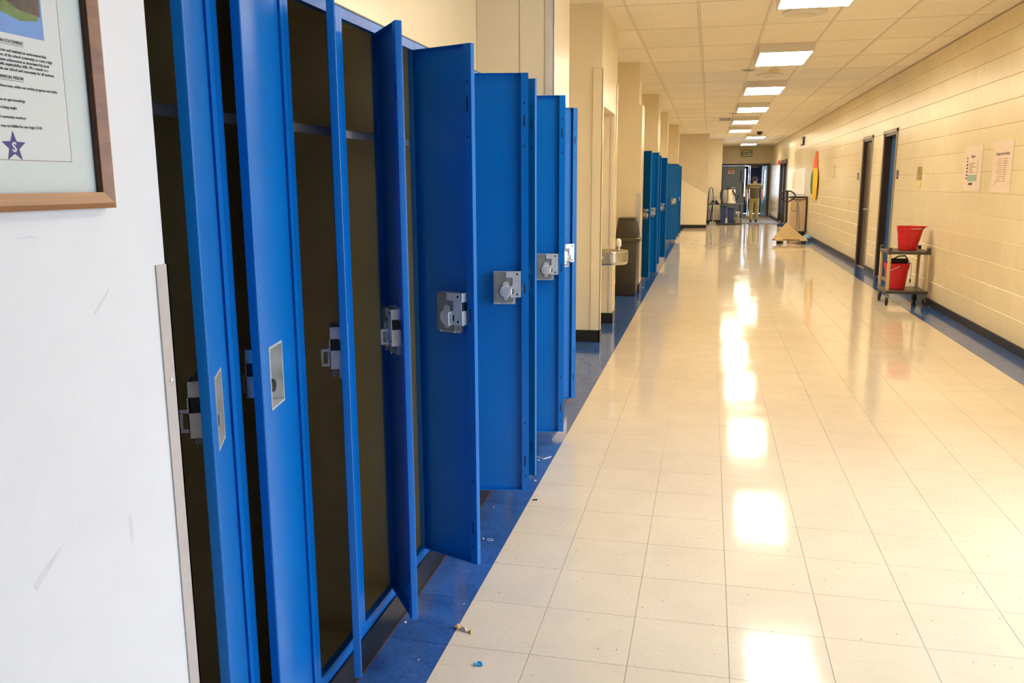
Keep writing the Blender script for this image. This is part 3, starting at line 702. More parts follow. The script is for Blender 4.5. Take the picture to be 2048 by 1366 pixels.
# ------------------------------------------------------------------ brown waste bin
wb = thing('waste_bin', (-1.01, 11.25, 0), 'dark brown waste bin with hooded push-flap top beside the cream pier', 'waste bin')
bx0, bx1, by0, by1 = -1.165, -.885, 11.05, 11.455
MB().hexa([(bx0+.012, by0+.012, 0), (bx1-.012, by0+.012, 0), (bx1-.012, by1-.012, 0), (bx0+.012, by1-.012, 0), (bx0, by0, .70), (bx1, by0, .70), (bx1, by1, .70), (bx0, by1, .70)]).build('body', 'bin_brown', wb, bevel=.012, seg=2)
MB().box(bx0-.012, bx1+.035, by0-.012, by1, .70, .755).build('rim', 'bin_rim', wb, bevel=.008)
MB().hexa([(bx0-.004, by0-.004, .755), (bx1+.008, by0-.004, .755), (bx1+.008, by1-.008, .755), (bx0-.004, by1-.008, .755), (bx0+.03, by0+.03, 1.0), (bx1-.03, by0+.03, 1.0), (bx1-.03, by1-.03, 1.0), (bx0+.03, by1-.03, 1.0)]).build('hood', 'bin_brown', wb, bevel=.01, seg=2)
def sl(y, z, d): 
    f = (z-.755)/.245; return (bx1+.008-.038*f+d, y, z)
MB().hexa([sl(by0+.06, .78, -.004), sl(by0+.06, .78, .003), sl(by1-.07, .78, .003), sl(by1-.07, .78, -.004), sl(by0+.075, .965, -.004), sl(by0+.075, .965, .003), sl(by1-.085, .965, .003), sl(by1-.085, .965, -.004)]).build('flap_opening', 'dark_slot', wb)
MB().box(bx0+.025, bx1-.025, by0+.025, by1-.04, 1.0, 1.012).build('cap', 'bin_rim', wb, bevel=.004)

# ------------------------------------------------------------------ service cart and buckets
ct = thing('service_cart', (2.31, 11.0, 0), 'two-shelf brown utility cart with beige posts against the block wall', 'cart')
qx0, qx1, qy0, qy1 = 2.085, 2.555, 10.74, 11.26
for nm, z0, z1 in (('top_shelf', .612, .648), ('bottom_shelf', .145, .180)):
    MB().box(qx0, qx1, qy0, qy1, z0, z1).build(nm, 'cart_brown', ct, bevel=.006)
for x in (qx0+.003, qx1-.043):
    for y in (qy0+.003, qy1-.043):
        MB().box(x, x+.04, y, y+.04, .648, .690).build('corner_cap', 'cart_brown', ct, bevel=.004)
        MB().box(x+.003, x+.037, y+.003, y+.037, .18, .612).build('post', 'cart_post', ct, bevel=.006)
def caster(x, y, an):
    c, s_ = math.cos(an), math.sin(an)
    fk = MB().box(x-.018, x+.018, y-.018, y+.018, .115, .145)
    ox, oy = x+c*.025, y+s_*.025
    for sgn in (-1, 1):
        nx, ny = -s_*sgn*.017, c*sgn*.017
        fk.tube([(x+nx, y+ny, .125), (ox+nx, oy+ny, .055)], .006, 6)
    f_ = fk.build('caster_fork', 'zinc_dull', ct)
    mb = MB(); n = 20
    prof = [(.020, -.013), (.044, -.013), (.05, -.007), (.05, .007), (.044, .013), (.020, .013)]
    vs_ = []
    for r_, h in prof:
        for k in range(n):
            a = 2*PI*k/n; vs_.append((ox+c*r_*math.cos(a)-s_*h, oy+s_*r_*math.cos(a)+c*h, .0505+r_*math.sin(a)))
    fs = [(i*n+k, i*n+(k+1) % n, (i+1)*n+(k+1) % n, (i+1)*n+k) for i in range(len(prof)-1) for k in range(n)]+[tuple(range(n))[::-1], tuple(range((len(prof)-1)*n, len(prof)*n))]
    mb._add(vs_, fs); mb.build('caster_wheel', 'rubber', ct, smooth=True)
caster(qx0+.03, qy0+.04, -1.9); caster(qx1-.03, qy0+.04, -.6); caster(qx0+.03, qy1-.04, -1.9); caster(qx1-.05, qy1-.04, -1.4)

def bucket(c, r0, r1, h, label, spout, bail, group):
    x, y, z = c
    b = thing('bucket', c, label, 'bucket', group)
    n = 36; t = .004; mb = MB(); rings = []
    def ring(r, zz, sp=0):
        out = []
        for k in range(n):
            a = 2*PI*k/n; s_ = 1+sp*max(0, math.cos(a))**8
            out.append((x+r*s_*math.cos(a), y+r*s_*math.sin(a), z+zz))
        return out
    sp = spout
    rings = [ring(r0*.9, .0), ring(r0, .006), ring(r0+(r1-r0)*.78, h*.78, sp*.05), ring(r0+(r1-r0)*.80+.006, h*.79, sp*.08), ring(r1+.004, h*.97, sp*.9), ring(r1+.010, h*.985, sp), ring(r1+.010, h, sp), ring(r1-.002, h, sp), ring(r1-.006, h*.95, sp*.7), ring(r0-t, .012), ring(r0*.5, .01)]
    vs_ = [p for rg in rings for p in rg]
    fs = [tuple(range(n))[::-1]]+[(i*n+k, i*n+(k+1) % n, (i+1)*n+(k+1) % n, (i+1)*n+k) for i in range(len(rings)-1) for k in range(n)]+[tuple(range((len(rings)-1)*n, len(rings)*n))]
    mb._add(vs_, fs); mb.build('pail', 'red_plastic', b, smooth=True)
    for s_ in (-1, 1): MB().box(x-.018, x+.018, y+s_*(r1+.004)-.006, y+s_*(r1+.004)+.006, z+h*.83, z+h*.97).build('bail_lug', 'red_plastic', b, bevel=.003)
    pts = []
    for k in range(13):
        a = PI*k/12
        pts.append((x+bail[0]*math.sin(a), y-(r1+.013)*math.cos(a), z+h*.9+bail[1]*math.sin(a)))
    MB().tube(pts, .0035, 8).build('bail', 'white_wire', b, smooth=True)
    return b
bucket((2.345, 11.0, .648), .105, .128, .285, 'red spouted bucket on top of the service cart', .55, (.155, .0), 'red buckets on the cart')
bucket((2.238, 10.97, .180), .102, .140, .315, 'red bucket on the lower shelf of the service cart', 0, (-.12, -.07), 'red buckets on the cart')
wr = thing('scrub_brush', (2.25, 10.98, .496), 'black brush head lying across the lower red bucket', 'brush')
MB().box(2.16, 2.36, 10.93, 11.03, .498, .545).build('block', 'black_plastic', wr, bevel=.012)
mb = MB()
for k in range(18): mb.box(2.165+k*.0105, 2.171+k*.0105, 10.94, 11.02, .496, .500)
mb.build('bristles', 'rubber', wr)
MB().tube([(2.2, 10.98, .540), (2.25, 10.97, .575), (2.32, 10.96, .58), (2.35, 10.96, .54)], .008, 8).build('grip', 'black_plastic', wr, smooth=True)
MB().tube([(2.355, 10.98, .52), (2.39, 10.97, .50), (2.40, 10.96, .46), (2.395, 10.955, .30)], .005, 8).build('wand', 'white_wire', wr, smooth=True)
MB().cyl((2.395, 10.955, .28), .009, -.02, .022, 8).build('wand_tip', 'rubber', wr)

# ------------------------------------------------------------------ things on the right wall
def poster(y0, y1, z0, z1, label, title, tw, seed, table):
    r = thing('wall_poster', (XR, (y0+y1)/2, (z0+z1)/2), label, 'poster', 'laminated posters on the block wall')
    B('sheet', XR-.0035, XR-.0022, y0, y1, z0, z1, 'poster_paper', r)
    X = XR-.0040
    text('title', title, tw, (X, (y0+y1)/2, z1-.125), 'R', 'ink', r, 'CENTER', bold=tw*.02)
    rg = random.Random(seed); mb = MB(); mc = MB()
    if table:
        for k in range(7): mb.box(X, X+.0006, y1-.13-rg.random()*.03, y1-.09, z0+.12+k*.034, z0+.138+k*.034)
        B('printed_panel', X, X+.0006, y0+.13, y1-.15, z0+.10, z0+.165, 'teal_print', r)
        for k in range(6):
            mc.box(X, X+.0006, y1-.26-rg.random()*.14, y1-.19, z0+.185+k*.018, z0+.192+k*.018)
        mb.box(X, X+.0006, y0+.26, y1-.20, z0+.062, z0+.085)
        for k in range(3): mc.box(X, X+.0006, y0+.10+k*.03, y0+.104+k*.03, z0+.17, z0+.30)
    else:
        for k in range(11):
            mc.box(X, X+.0006, y1-.30+rg.random()*.03, y1-.12-rg.random()*.05, z0+.10+k*.020, z0+.104+k*.020)
            mc.box(X, X+.0006, y0+.12+rg.random()*.05, y0+.23, z0+.10+k*.020, z0+.106+k*.020)
        mb.hexa([(X, y1-.08, z0+.06), (X+.0006, y1-.08, z0+.06), (X+.0006, y1-.09, z0+.06), (X, y1-.09, z0+.06), (X, y1-.16, z0+.11), (X+.0006, y1-.16, z0+.11), (X+.0006, y1-.17, z0+.11), (X, y1-.17, z0+.11)])
    mb.build('dark_print', 'ink', r); mc.build('brown_print', 'ink_brown', r)
poster(9.29, 9.89, 1.355, 1.815, 'laminated poster with a teal printed panel, between the light switch and another poster', 'Report', .045, 3, True)
poster(8.42, 8.965, 1.352, 1.815, 'laminated poster headed Compare and Contrast, covered in brown sketchy print', 'Compare and Contrast', .040, 5, False)
r = thing('light_switch', (XR, 11.83, 1.5), 'brass switch plate above a pale blank plate on the block wall', 'switch')
B('switch_plate', XR-.008, XR-.001, 11.72, 11.95, 1.475, 1.64, 'brass', r, bevel=.002); B('blank_plate', XR-.007, XR-.001, 11.74, 11.94, 1.372, 1.47, 'cream_plastic', r, bevel=.002)
for z in (1.525, 1.595): B('toggle', XR-.018, XR-.008, 11.82, 11.85, z-.012, z+.012, 'cream_plastic', r)
for y0, lab in ((13.10, 'small dark room plaque beside the blue classroom door'), (16.42, 'small dark room plaque beside the brown classroom door')):
    r = thing('room_plaque', (XR, y0+.06, 1.55), lab, 'sign', 'dark room plaques')
    B('plate', XR-.006, XR-.001, y0, y0+.13, 1.495, 1.615, 'sign_dark', r, bevel=.002)
    B('insert', XR-.0068, XR-.006, y0+.02, y0+.11, 1.52, 1.55, 'zinc_dull', r)
r = thing('wall_bracket', (XR, 19.6, 1.68), 'narrow beige strip upright on the block wall between the coloured cloth and brown door', 'bracket')
B('strip', XR-.02, XR-.001, 19.5, 19.75, 1.55, 1.82, 'cream_paint', r, bevel=.003); B('foot', XR-.035, XR-.02, 19.52, 19.72, 1.55, 1.57, 'cream_paint', r)
r = thing('hall_sign', (XR, 26.2, 2.62), 'small dark-edged sign box high on the block wall above the coloured cloth', 'sign')
B('panel', XR-.05, XR-.001, 26.0, 26.6, 2.50, 2.73, 'sign_dark', r); B('face', XR-.053, XR-.05, 26.05, 26.55, 2.54, 2.69, 'exit_face', r)
# coloured cloth hanging on the wall
cl = thing('hanging_cloth', (XR-.03, 22.8, 1.6), 'orange, yellow and green cloth hanging from a hook on the block wall', 'cloth')
def cloth(nm, m, rows):   # rows: (z, y0, y1, bulge)
    mb = MB(); vs_ = []; K = 7
    for z, y0, y1, bl in rows:
        for k in range(K):
            u = k/(K-1); xx = XR-.006-bl*(.35+.65*math.sin(PI*u))-.014*math.sin(u*9+z*2); vs_.append((min(xx, XR-.006), y0+(y1-y0)*u, z))
    nv = len(vs_); vs_ += [(x+.004, y, z) for x, y, z in vs_]
    R_ = len(rows); fs = []
    for i in range(R_-1):
        for k in range(K-1):
            a, b, c, d = i*K+k, i*K+k+1, (i+1)*K+k+1, (i+1)*K+k
            fs += [(a, b, c, d), (a+nv, d+nv, c+nv, b+nv)]
    edge = [i for i in range(K)]+[i*K+K-1 for i in range(1, R_)]+[(R_-1)*K+k for k in range(K-2, -1, -1)]+[i*K for i in range(R_-2, 0, -1)]
    for i in range(len(edge)): a, b = edge[i], edge[(i+1) % len(edge)]; fs.append((a, b, b+nv, a+nv))
    mb._add(vs_, fs); mb.build(nm, m, cl, smooth=True)
cloth('orange_fold', 'cloth_orange', [(2.21, 22.72, 22.80, .02), (2.05, 22.55, 22.95, .05), (1.85, 22.5, 23.05, .06), (1.70, 22.45, 23.0, .07)])
cloth('yellow_fold', 'cloth_yellow', [(1.80, 22.35, 22.72, .075), (1.6, 22.15, 22.75, .09), (1.35, 22.12, 22.76, .09), (1.12, 22.2, 22.72, .08), (1.03, 22.45, 22.68, .06)])
cloth('green_fold', 'cloth_green', [(1.78, 22.78, 23.0, .05), (1.6, 22.80, 23.30, .07), (1.35, 22.84, 23.40, .07), (1.15, 22.86, 23.15, .06)])
MB().tube([(XR-.001, 22.76, 2.21), (XR-.03, 22.76, 2.2), (XR-.035, 22.76, 2.22)], .005, 6).build('hook', 'zinc', cl)
glare_bd = thing('glare_board', (XR, 27.9, 1.1), 'long white board added as daylight glare on the block wall past the coloured cloth', 'board')  # white surface added in place of daylight glare on the block wall
B('panel', XR-.012, XR-.001, 25.2, 30.8, 1.12, 1.86, 'paper', glare_bd); MB().box(XR-.02, XR-.012, 25.2, 30.8, 1.10, 1.125).build('tray', 'zinc', glare_bd)  # tray is part of the added glare surface
for y0, y1, z0, z1, lab in ((26.3, 26.9, 1.35, 1.80, 'pale blue notice sheet on the white glare board'), (28.2, 28.9, 1.25, 1.75, 'tan notice sheet on the white glare board')):
    tag(MB().box(XR-.0145, XR-.0125, y0, y1, z0, z1).build('notice_paper', 'mat_board' if y0 < 27 else 'poster_paper', org=(XR, (y0+y1)/2, z0)), lab, 'paper', 'notices on the white glare board')
r = thing('fire_alarm', (XR, 34.75, 2.2), 'red fire alarm box on the wall beside the glass side door', 'alarm')
B('box', XR-.06, XR-.001, 34.6, 34.9, 2.13, 2.28, 'red_plastic', r, bevel=.006); B('strobe', XR-.075, XR-.06, 34.68, 34.82, 2.18, 2.24, 'paper', r)

# exit sign
ex = thing('exit_sign', (1.53, Y1, 2.70), 'lit pale exit sign with dark green letters above the double doors', 'exit sign')
B('case', 1.30, 1.76, Y1-.06, Y1-.001, 2.565, 2.85, 'exit_green', ex); B('face', 1.325, 1.735, Y1-.064, Y1-.06, 2.59, 2.825, 'exit_face', ex)
text('exit_letters', 'EXIT', .20, (1.53, Y1-.0655, 2.635), 'E', 'exit_green', ex, 'CENTER', bold=.004)

# entrance mat
em = thing('entrance_mat', (1.5, 35, 0), 'large grey entrance mat before the double doors', 'mat')
B('pile', .46, 2.50, 31.6, 38.6, .001, .012, 'entry_mat', em); MB().box(.44, 2.52, 31.58, 31.62, .001, .010).box(.44, 2.52, 38.58, 38.62, .001, .010).build('edging', 'rubber', em)

# ------------------------------------------------------------------ pallet jack
pj = thing('pallet_jack', (1.88, 21.6, 0), 'tan pallet jack with black loop handle parked near the wall', 'pallet jack')
MB()._add([(1.52, 21.38, .115), (2.31, 21.42, .105), (1.875, 21.95, .485), (1.52, 21.44, .075), (2.31, 21.48, .065), (1.875, 22.03, .44)],
          [(0,1,2), (3,5,4), (0,3,4,1), (1,4,5,2), (2,5,3,0)]).build('deck_plate', 'pallet_tan', pj)
for x, nm in ((1.68, 'fork'), (2.235, 'fork')):
    MB().hexa([(x-.09, 21.22, .075), (x+.09, 21.22, .075), (x+.075, 21.95, .10), (x-.075, 21.95, .10), (x-.08, 21.24, .115), (x+.08, 21.24, .115), (x+.075, 21.95, .16), (x-.075, 21.95, .16)]).build('fork', 'pallet_tan', pj, bevel=.008)
    MB().lathe([(.02, -.055), (.036, -.055), (.039, -.045), (.039, .045), (.036, .055), (.02, .055)], (x, 21.30, .0395), 18, 'x').build('roller', 'rubber', pj, smooth=True)
MB().box(1.70, 2.06, 21.96, 22.12, .10, .36).build('pump_housing', 'pallet_tan', pj, bevel=.02, seg=2)
MB().tube([(1.88, 22.05, .12), (1.875, 22.02, .60), (1.865, 22.0, 1.24)], .028, 10).build('mast', 'dark_steel', pj, smooth=True)
lp = []
for k in range(24):
    a = 2*PI*k/24; sx_ = math.sin(a); cz_ = math.cos(a)
    lp.append((1.868+.185*sx_*(1 if cz_ > 0 else 1-.35*abs(cz_)), 22.0, 1.115+(.13 if cz_ > 0 else .125)*cz_))
MB().tube(lp, .018, 8, closed=True).build('loop_handle', 'dark_steel', pj, smooth=True)
MB().tube([(1.80, 21.99, 1.11), (1.80, 21.98, 1.06)], .01, 6).build('release_lever', 'dark_steel', pj)
for x in (1.80, 1.95): MB().lathe([(.03, -.025), (.085, -.025), (.09, -.018), (.09, .018), (.085, .025), (.03, .025)], (x, 22.04, .0905), 20, 'x').build('steer_wheel', 'pale_plastic', pj, smooth=True)

# tan cabinet unit against the wall
cb = thing('cleaning_cabinet', (2.35, 24.6, 0), 'tall tan equipment cabinet with a coiled dark cord on its front', 'cabinet')
MB().box(2.16, 2.565, 24.3, 24.95, .14, 1.04).build('body', 'cabinet_tan', cb, bevel=.01)
MB().box(2.14, 2.58, 24.28, 24.97, 1.04, 1.075).build('top', 'black_plastic', cb, bevel=.006)
MB().box(2.56, 2.585, 24.285, 24.97, .12, 1.04).build('side_rail', 'dark_steel', cb)
MB().box(2.16, 2.56, 24.293, 24.30, .98, 1.005).build('trim_line', 'dark_steel', cb); MB().box(2.30, 2.45, 24.292, 24.30, .935, .965).build('vent_grille', 'zinc_dull', cb)
MB().box(2.16, 2.56, 24.30, 24.95, .11, .14).build('base', 'dark_steel', cb)
for x in (2.19, 2.51):
    for y in (24.36, 24.88): MB().lathe([(.02, -.018), (.05, -.018), (.053, 0), (.05, .018), (.02, .018)], (x, y, .0535), 16, 'x').box(x-.02, x+.02, y-.02, y+.02, .10, .112).build('wheel', 'rubber', cb, smooth=True)
pts = [(2.27, 24.288, .96), (2.34, 24.286, .90), (2.315, 24.284, .80), (2.315, 24.284, .73), (2.345, 24.283, .68), (2.375, 24.284, .74), (2.37, 24.284, .83), (2.345, 24.285, .90), (2.37, 24.286, .70), (2.39, 24.286, .50), (2.42, 24.286, .30), (2.425, 24.286, .20)]
MB().tube(pts, .008, 6).build('cord', 'grey_plastic', cb, smooth=True)
MB().tube([(2.16, 24.288, .76), (2.24, 24.284, .70), (2.345, 24.282, .69), (2.335, 24.284, .50), (2.35, 24.284, .35), (2.335, 24.284, .16)], .008, 6).build('cord', 'grey_plastic', cb, smooth=True)
sb = thing('small_black_bin', (2.40, 23.6, 0), 'small black tub standing in front of the tan cabinet', 'tub')
MB().hexa([(2.33, 23.5, 0), (2.46, 23.5, 0), (2.46, 23.63, 0), (2.33, 23.63, 0), (2.31, 23.48, .17), (2.48, 23.48, .17), (2.48, 23.65, .17), (2.31, 23.65, .17)]).build('body', 'black_plastic', sb, bevel=.01)
MB().box(2.30, 2.49, 23.47, 23.66, .17, .185).build('rim', 'black_plastic', sb, bevel=.004)
bg_ = MB(); rg = random.Random(4); n = 12; vs_ = []
for i in range(6):
    zz = .002+.16*i/5; rr = [.06, .10, .11, .10, .07, .03][i]
    for k in range(n): a = 2*PI*k/n; q = rr*(1+rg.uniform(-.18, .18)); vs_.append((2.46+q*math.cos(a)*.9, 22.75+q*math.sin(a), zz))
bg_._add(vs_, [(i*n+k, i*n+(k+1) % n, (i+1)*n+(k+1) % n, (i+1)*n+k) for i in range(5) for k in range(n)]+[tuple(range(n))[::-1], tuple(range(5*n, 6*n))])
tag(bg_.build('plastic_bag', 'glove_blue', org=(2.46, 22.75, 0)), 'crumpled pale blue plastic bag by the baseboard', 'bag')

# ------------------------------------------------------------------ folding table and cleaning gear by the doors
tb = thing('folding_table', (.62, 31.3, 0), 'dark folding table loaded with cleaning gear near the doors', 'table')
tx0, tx1, ty0, ty1 = .0, 1.22, 30.95, 31.55
MB().box(tx0, tx1, ty0, ty1, .690, .715).build('top', 'dark_steel', tb, bevel=.004)
for x, dx in ((tx0+.14, -.09), (tx1-.14, .05)):
    for y in (ty0+.05, ty1-.05): MB().tube([(x, y, .69), (x+dx, y, .0)], .015, 8).build('leg', 'dark_steel', tb)
    MB().tube([(x+dx*.7, ty0+.05, .2), (x+dx*.7, ty1-.05, .2)], .01, 6).build('leg_brace', 'dark_steel', tb)
vc = thing('backpack_vacuum', (.75, 31.2, .715), 'white backpack vacuum canister with black straps on the folding table', 'vacuum')
MB().lathe([(.10, 0), (.155, .01), (.155, .07), (.13, .09), (.13, .48), (.11, .51), (.05, .52)], (.77, 31.25, .715), 24, 'z', 1, .85).build('canister', 'pale_plastic', vc, smooth=True)
MB().lathe([(.13, 0), (.11, .05), (.05, .07)], (.77, 31.25, 1.225), 20, 'z', 1, .85).build('cap', 'black_plastic', vc, smooth=True)
MB().box(.48, .63, 31.15, 31.35, .725, 1.20).build('harness_back', 'grey_plastic', vc, bevel=.02, seg=2)
MB().tube([(.49, 31.25, 1.18), (.44, 31.22, 1.22), (.40, 31.2, 1.10), (.40, 31.18, .95), (.44, 31.15, .80), (.46, 31.1, .75)], .028, 8).build('hose', 'black_plastic', vc, smooth=True)
MB().tube([(.80, 31.10, 1.20), (.90, 31.08, 1.0), (.93, 31.05, .85), (1.02, 31.02, 1.02)], .03, 8).build('strap', 'black_plastic', vc, smooth=True)
MB().tube([(.62, 31.2, 1.20), (.60, 31.2, 1.3), (.68, 31.2, 1.3), (.68, 31.2, 1.22)], .018, 8).build('carry_handle', 'black_plastic', vc, smooth=True)
hz = thing('hose_coil', (.32, 31.2, .715), 'heap of coiled black hose on the folding table', 'hose')
mb = MB()
for j in range(3): mb.tube([(.20+(.13-.02*j)*math.cos(2*PI*k/18), 31.28+.12*math.sin(2*PI*k/18), .737+.042*j) for k in range(18)], .021, 8, closed=True)
mb.build('loops', 'black_plastic', hz, smooth=True); MB().tube([(.16, 31.1, .735), (.05, 31.05, .735), (.03, 31.02, .735)], .02, 8).build('nozzle', 'grey_plastic', hz)
for x0, x1, y0, y1, h, lab in ((.40, .62, 31.0, 31.4, .62, 'taller navy blue tote bin under the folding table'), (.66, .88, 31.05, 31.4, .55, 'shorter navy blue tote bin under the folding table')):
    b = thing('tote_bin', ((x0+x1)/2, (y0+y1)/2, 0), lab, 'bin', 'blue tote bins under the table')
    MB().hexa([(x0+.02, y0+.02, 0), (x1-.02, y0+.02, 0), (x1-.02, y1-.02, 0), (x0+.02, y1-.02, 0), (x0, y0, h), (x1, y0, h), (x1, y1, h), (x0, y1, h)]).build('body', 'bin_blue', b, bevel=.012)
    MB().box(x0-.008, x1+.008, y0-.008, y1+.008, h, h+.02).build('rim', 'bin_blue', b, bevel=.004)
mc = thing('floor_machine', (1.0, 31.2, 0), 'small grey floor machine with round wheels under the folding table', 'machine')
MB().lathe([(.15, .03), (.16, .05), (.16, .16), (.10, .22), (.04, .24)], (1.02, 31.2, 0), 20).build('motor_cover', 'zinc_dull', mc, smooth=True)
MB().box(.90, 1.14, 31.10, 31.30, .0, .03).build('base', 'rubber', mc); MB().tube([(1.02, 31.2, .24), (1.05, 31.25, .45)], .02, 8).build('neck', 'pale_plastic', mc)
for x in (.97, 1.06): MB().lathe([(.035, -.01), (.035, .01)], (x, 31.09, .42), 14, 'y').tube([(x, 31.1, .42), (1.03, 31.22, .34)], .01, 6).build('knob', 'pale_plastic', mc, smooth=True)
sq = thing('floor_squeegee', (.6, 30.6, 0), 'long dark floor squeegee lying in front of the table', 'squeegee')
MB().box(.32, .92, 30.52, 30.60, .02, .07).build('head', 'dark_steel', sq, bevel=.006); MB().box(.32, .92, 30.50, 30.52, 0, .05).build('blade', 'rubber', sq)
MB().tube([(.60, 30.56, .07), (.60, 30.60, .24)], .014, 8).build('socket', 'pale_plastic', sq)
dp_ = thing('long_dustpan', (.16, 30.75, 0), 'upright long-handled dustpan with a triangular grip', 'dustpan')
MB().box(.04, .26, 30.68, 30.9, .0, .10).build('pan', 'grey_plastic', dp_, bevel=.01); MB().tube([(.16, 30.88, .10), (.19, 30.90, .86)], .011, 8).build('pole', 'zinc', dp_)
MB().tube([(.19, 30.90, .86), (.12, 30.9, .95), (.26, 30.9, .95)], .013, 6, closed=True).build('grip', 'black_plastic', dp_)
fc = thing('folded_chair', (.05, 31.75, 0), 'pale folded chair with dark frame leaning behind the table', 'chair')
MB().tube([(-.02, 31.7, 0), (-.02, 31.78, .7), (0, 31.85, 1.22), (.06, 31.87, 1.30), (.12, 31.86, 1.24), (.15, 31.82, .9), (.14, 31.72, 0)], .013, 8).build('frame', 'dark_steel', fc, smooth=True)
MB().hexa([(.0, 31.80, .80), (.13, 31.80, .80), (.13, 31.82, .80), (0, 31.82, .80), (.02, 31.85, 1.22), (.11, 31.85, 1.22), (.11, 31.87, 1.22), (.02, 31.87, 1.22)]).build('backrest', 'trim_grey', fc)
MB().hexa([(.0, 31.74, .36), (.13, 31.74, .36), (.13, 31.76, .36), (0, 31.76, .36), (.0, 31.78, .70), (.13, 31.78, .70), (.13, 31.80, .70), (.0, 31.80, .70)]).build('seat', 'trim_grey', fc)

# ------------------------------------------------------------------ floor litter
def litter(name, mb, m, org, label, cat='litter', group=None):
    return tag(mb.build(name, m, org=org), label, cat, group)

ws = thing('candy_wrapper', (-.743, 2.472, 0), 'crumpled tan and clear candy wrapper on the floor beside the blue border', 'wrapper')
MB()._add([(-.776, 2.492, .001), (-.765, 2.498, .012), (-.754, 2.484, .002), (-.760, 2.474, .006), (-.774, 2.480, .008), (-.764, 2.486, .016)], [(0,1,5), (1,2,5), (2,3,5), (3,4,5), (4,0,5), (0,4,3,2,1)]).build('tan_end', 'wrapper_tan', ws)
MB()._add([(-.756, 2.485, .001), (-.730, 2.480, .001), (-.726, 2.464, .001), (-.756, 2.472, .001), (-.748, 2.482, .014), (-.734, 2.476, .012), (-.736, 2.470, .015), (-.750, 2.474, .011)], [(0,3,2,1), (0,1,5,4), (1,2,6,5), (2,3,7,6), (3,0,4,7), (4,5,6,7)]).build('middle', 'wrapper_clear', ws)
MB()._add([(-.728, 2.474, .001), (-.708, 2.470, .001), (-.710, 2.455, .001), (-.726, 2.464, .001), (-.712, 2.463, .012), (-.720, 2.468, .008)], [(0,3,2,1), (0,1,4,5), (1,2,4), (2,3,5,4), (3,0,5)]).build('twist_end', 'wrapper_tan', ws)
mb = MB()
mb.tube([(-.638+.011*math.cos(a), 2.287+.010*math.sin(a), .005) for a in [PI*k/8-.4 for k in range(12)]], .004, 6)
mb.box(-.646, -.630, 2.282, 2.288, 0, .006)
litter('plastic_bit', mb, 'bit_blue', (-.638, 2.287, 0), 'small curled light blue plastic bit on the cream tiles')
mb = MB(); mb.hexa([(-.752, 3.668, 0), (-.730, 3.676, 0), (-.731, 3.682, 0), (-.753, 3.674, 0), (-.752, 3.669, .005), (-.730, 3.677, .006), (-.731, 3.681, .006), (-.753, 3.673, .005)])
litter('rubber_bit', mb, 'rubber', (-.741, 3.675, 0), 'small black bit lying at the edge of the cream tiles')
mb = MB()
for p, q in (((-.855, 4.300), (-.815, 4.272)), ((-.815, 4.272), (-.782, 4.318))):
    d = (Vector(q)-Vector(p)).normalized()*.003; nx, ny = -d.y, d.x
    mb.hexa([(p[0]-nx, p[1]-ny, .0005), (q[0]-nx, q[1]-ny, .0005), (q[0]+nx, q[1]+ny, .0005), (p[0]+nx, p[1]+ny, .0005), (p[0]-nx, p[1]-ny, .003), (q[0]-nx, q[1]-ny, .004), (q[0]+nx, q[1]+ny, .004), (p[0]+nx, p[1]+ny, .003)])
litter('paper_strip', mb, 'scrap_white', (-.815, 4.285, 0), 'bent white paper strip on the blue border under an open locker door')
mb = MB().tube([(-.835+.013*math.cos(2*PI*k/16), 3.197+.010*math.sin(2*PI*k/16), .0015) for k in range(16)], .0011, 5, closed=True)
litter('plastic_ring', mb, 'scrap_white', (-.835, 3.197, 0), 'thin white ring on the blue border')
rg = random.Random(11)
for (x, y, r_) in ((-.789, 2.649, .003), (-.908, 3.554, .0035), (-.947, 2.484, .006), (-.828, 2.276, .003), (-.838, 4.246, .007), (-.79, 3.93, .008), (-.865, 3.2, .006), (-.83, 4.62, .006), (-.86, 12.0, .01), (-.15, 11.9, .012)):
    n = 5; mb = MB(); pl = [(x+r_*rg.uniform(.6, 1.2)*math.cos(2*PI*k/n), y+r_*rg.uniform(.6, 1.2)*math.sin(2*PI*k/n)) for k in range(n)]
    mb.prism(pl, .0003, .0003+r_*.5)
    litter('paper_scrap', mb, 'scrap_white', (x, y, 0), 'tiny white paper scrap on the floor', 'scrap', 'tiny paper scraps')

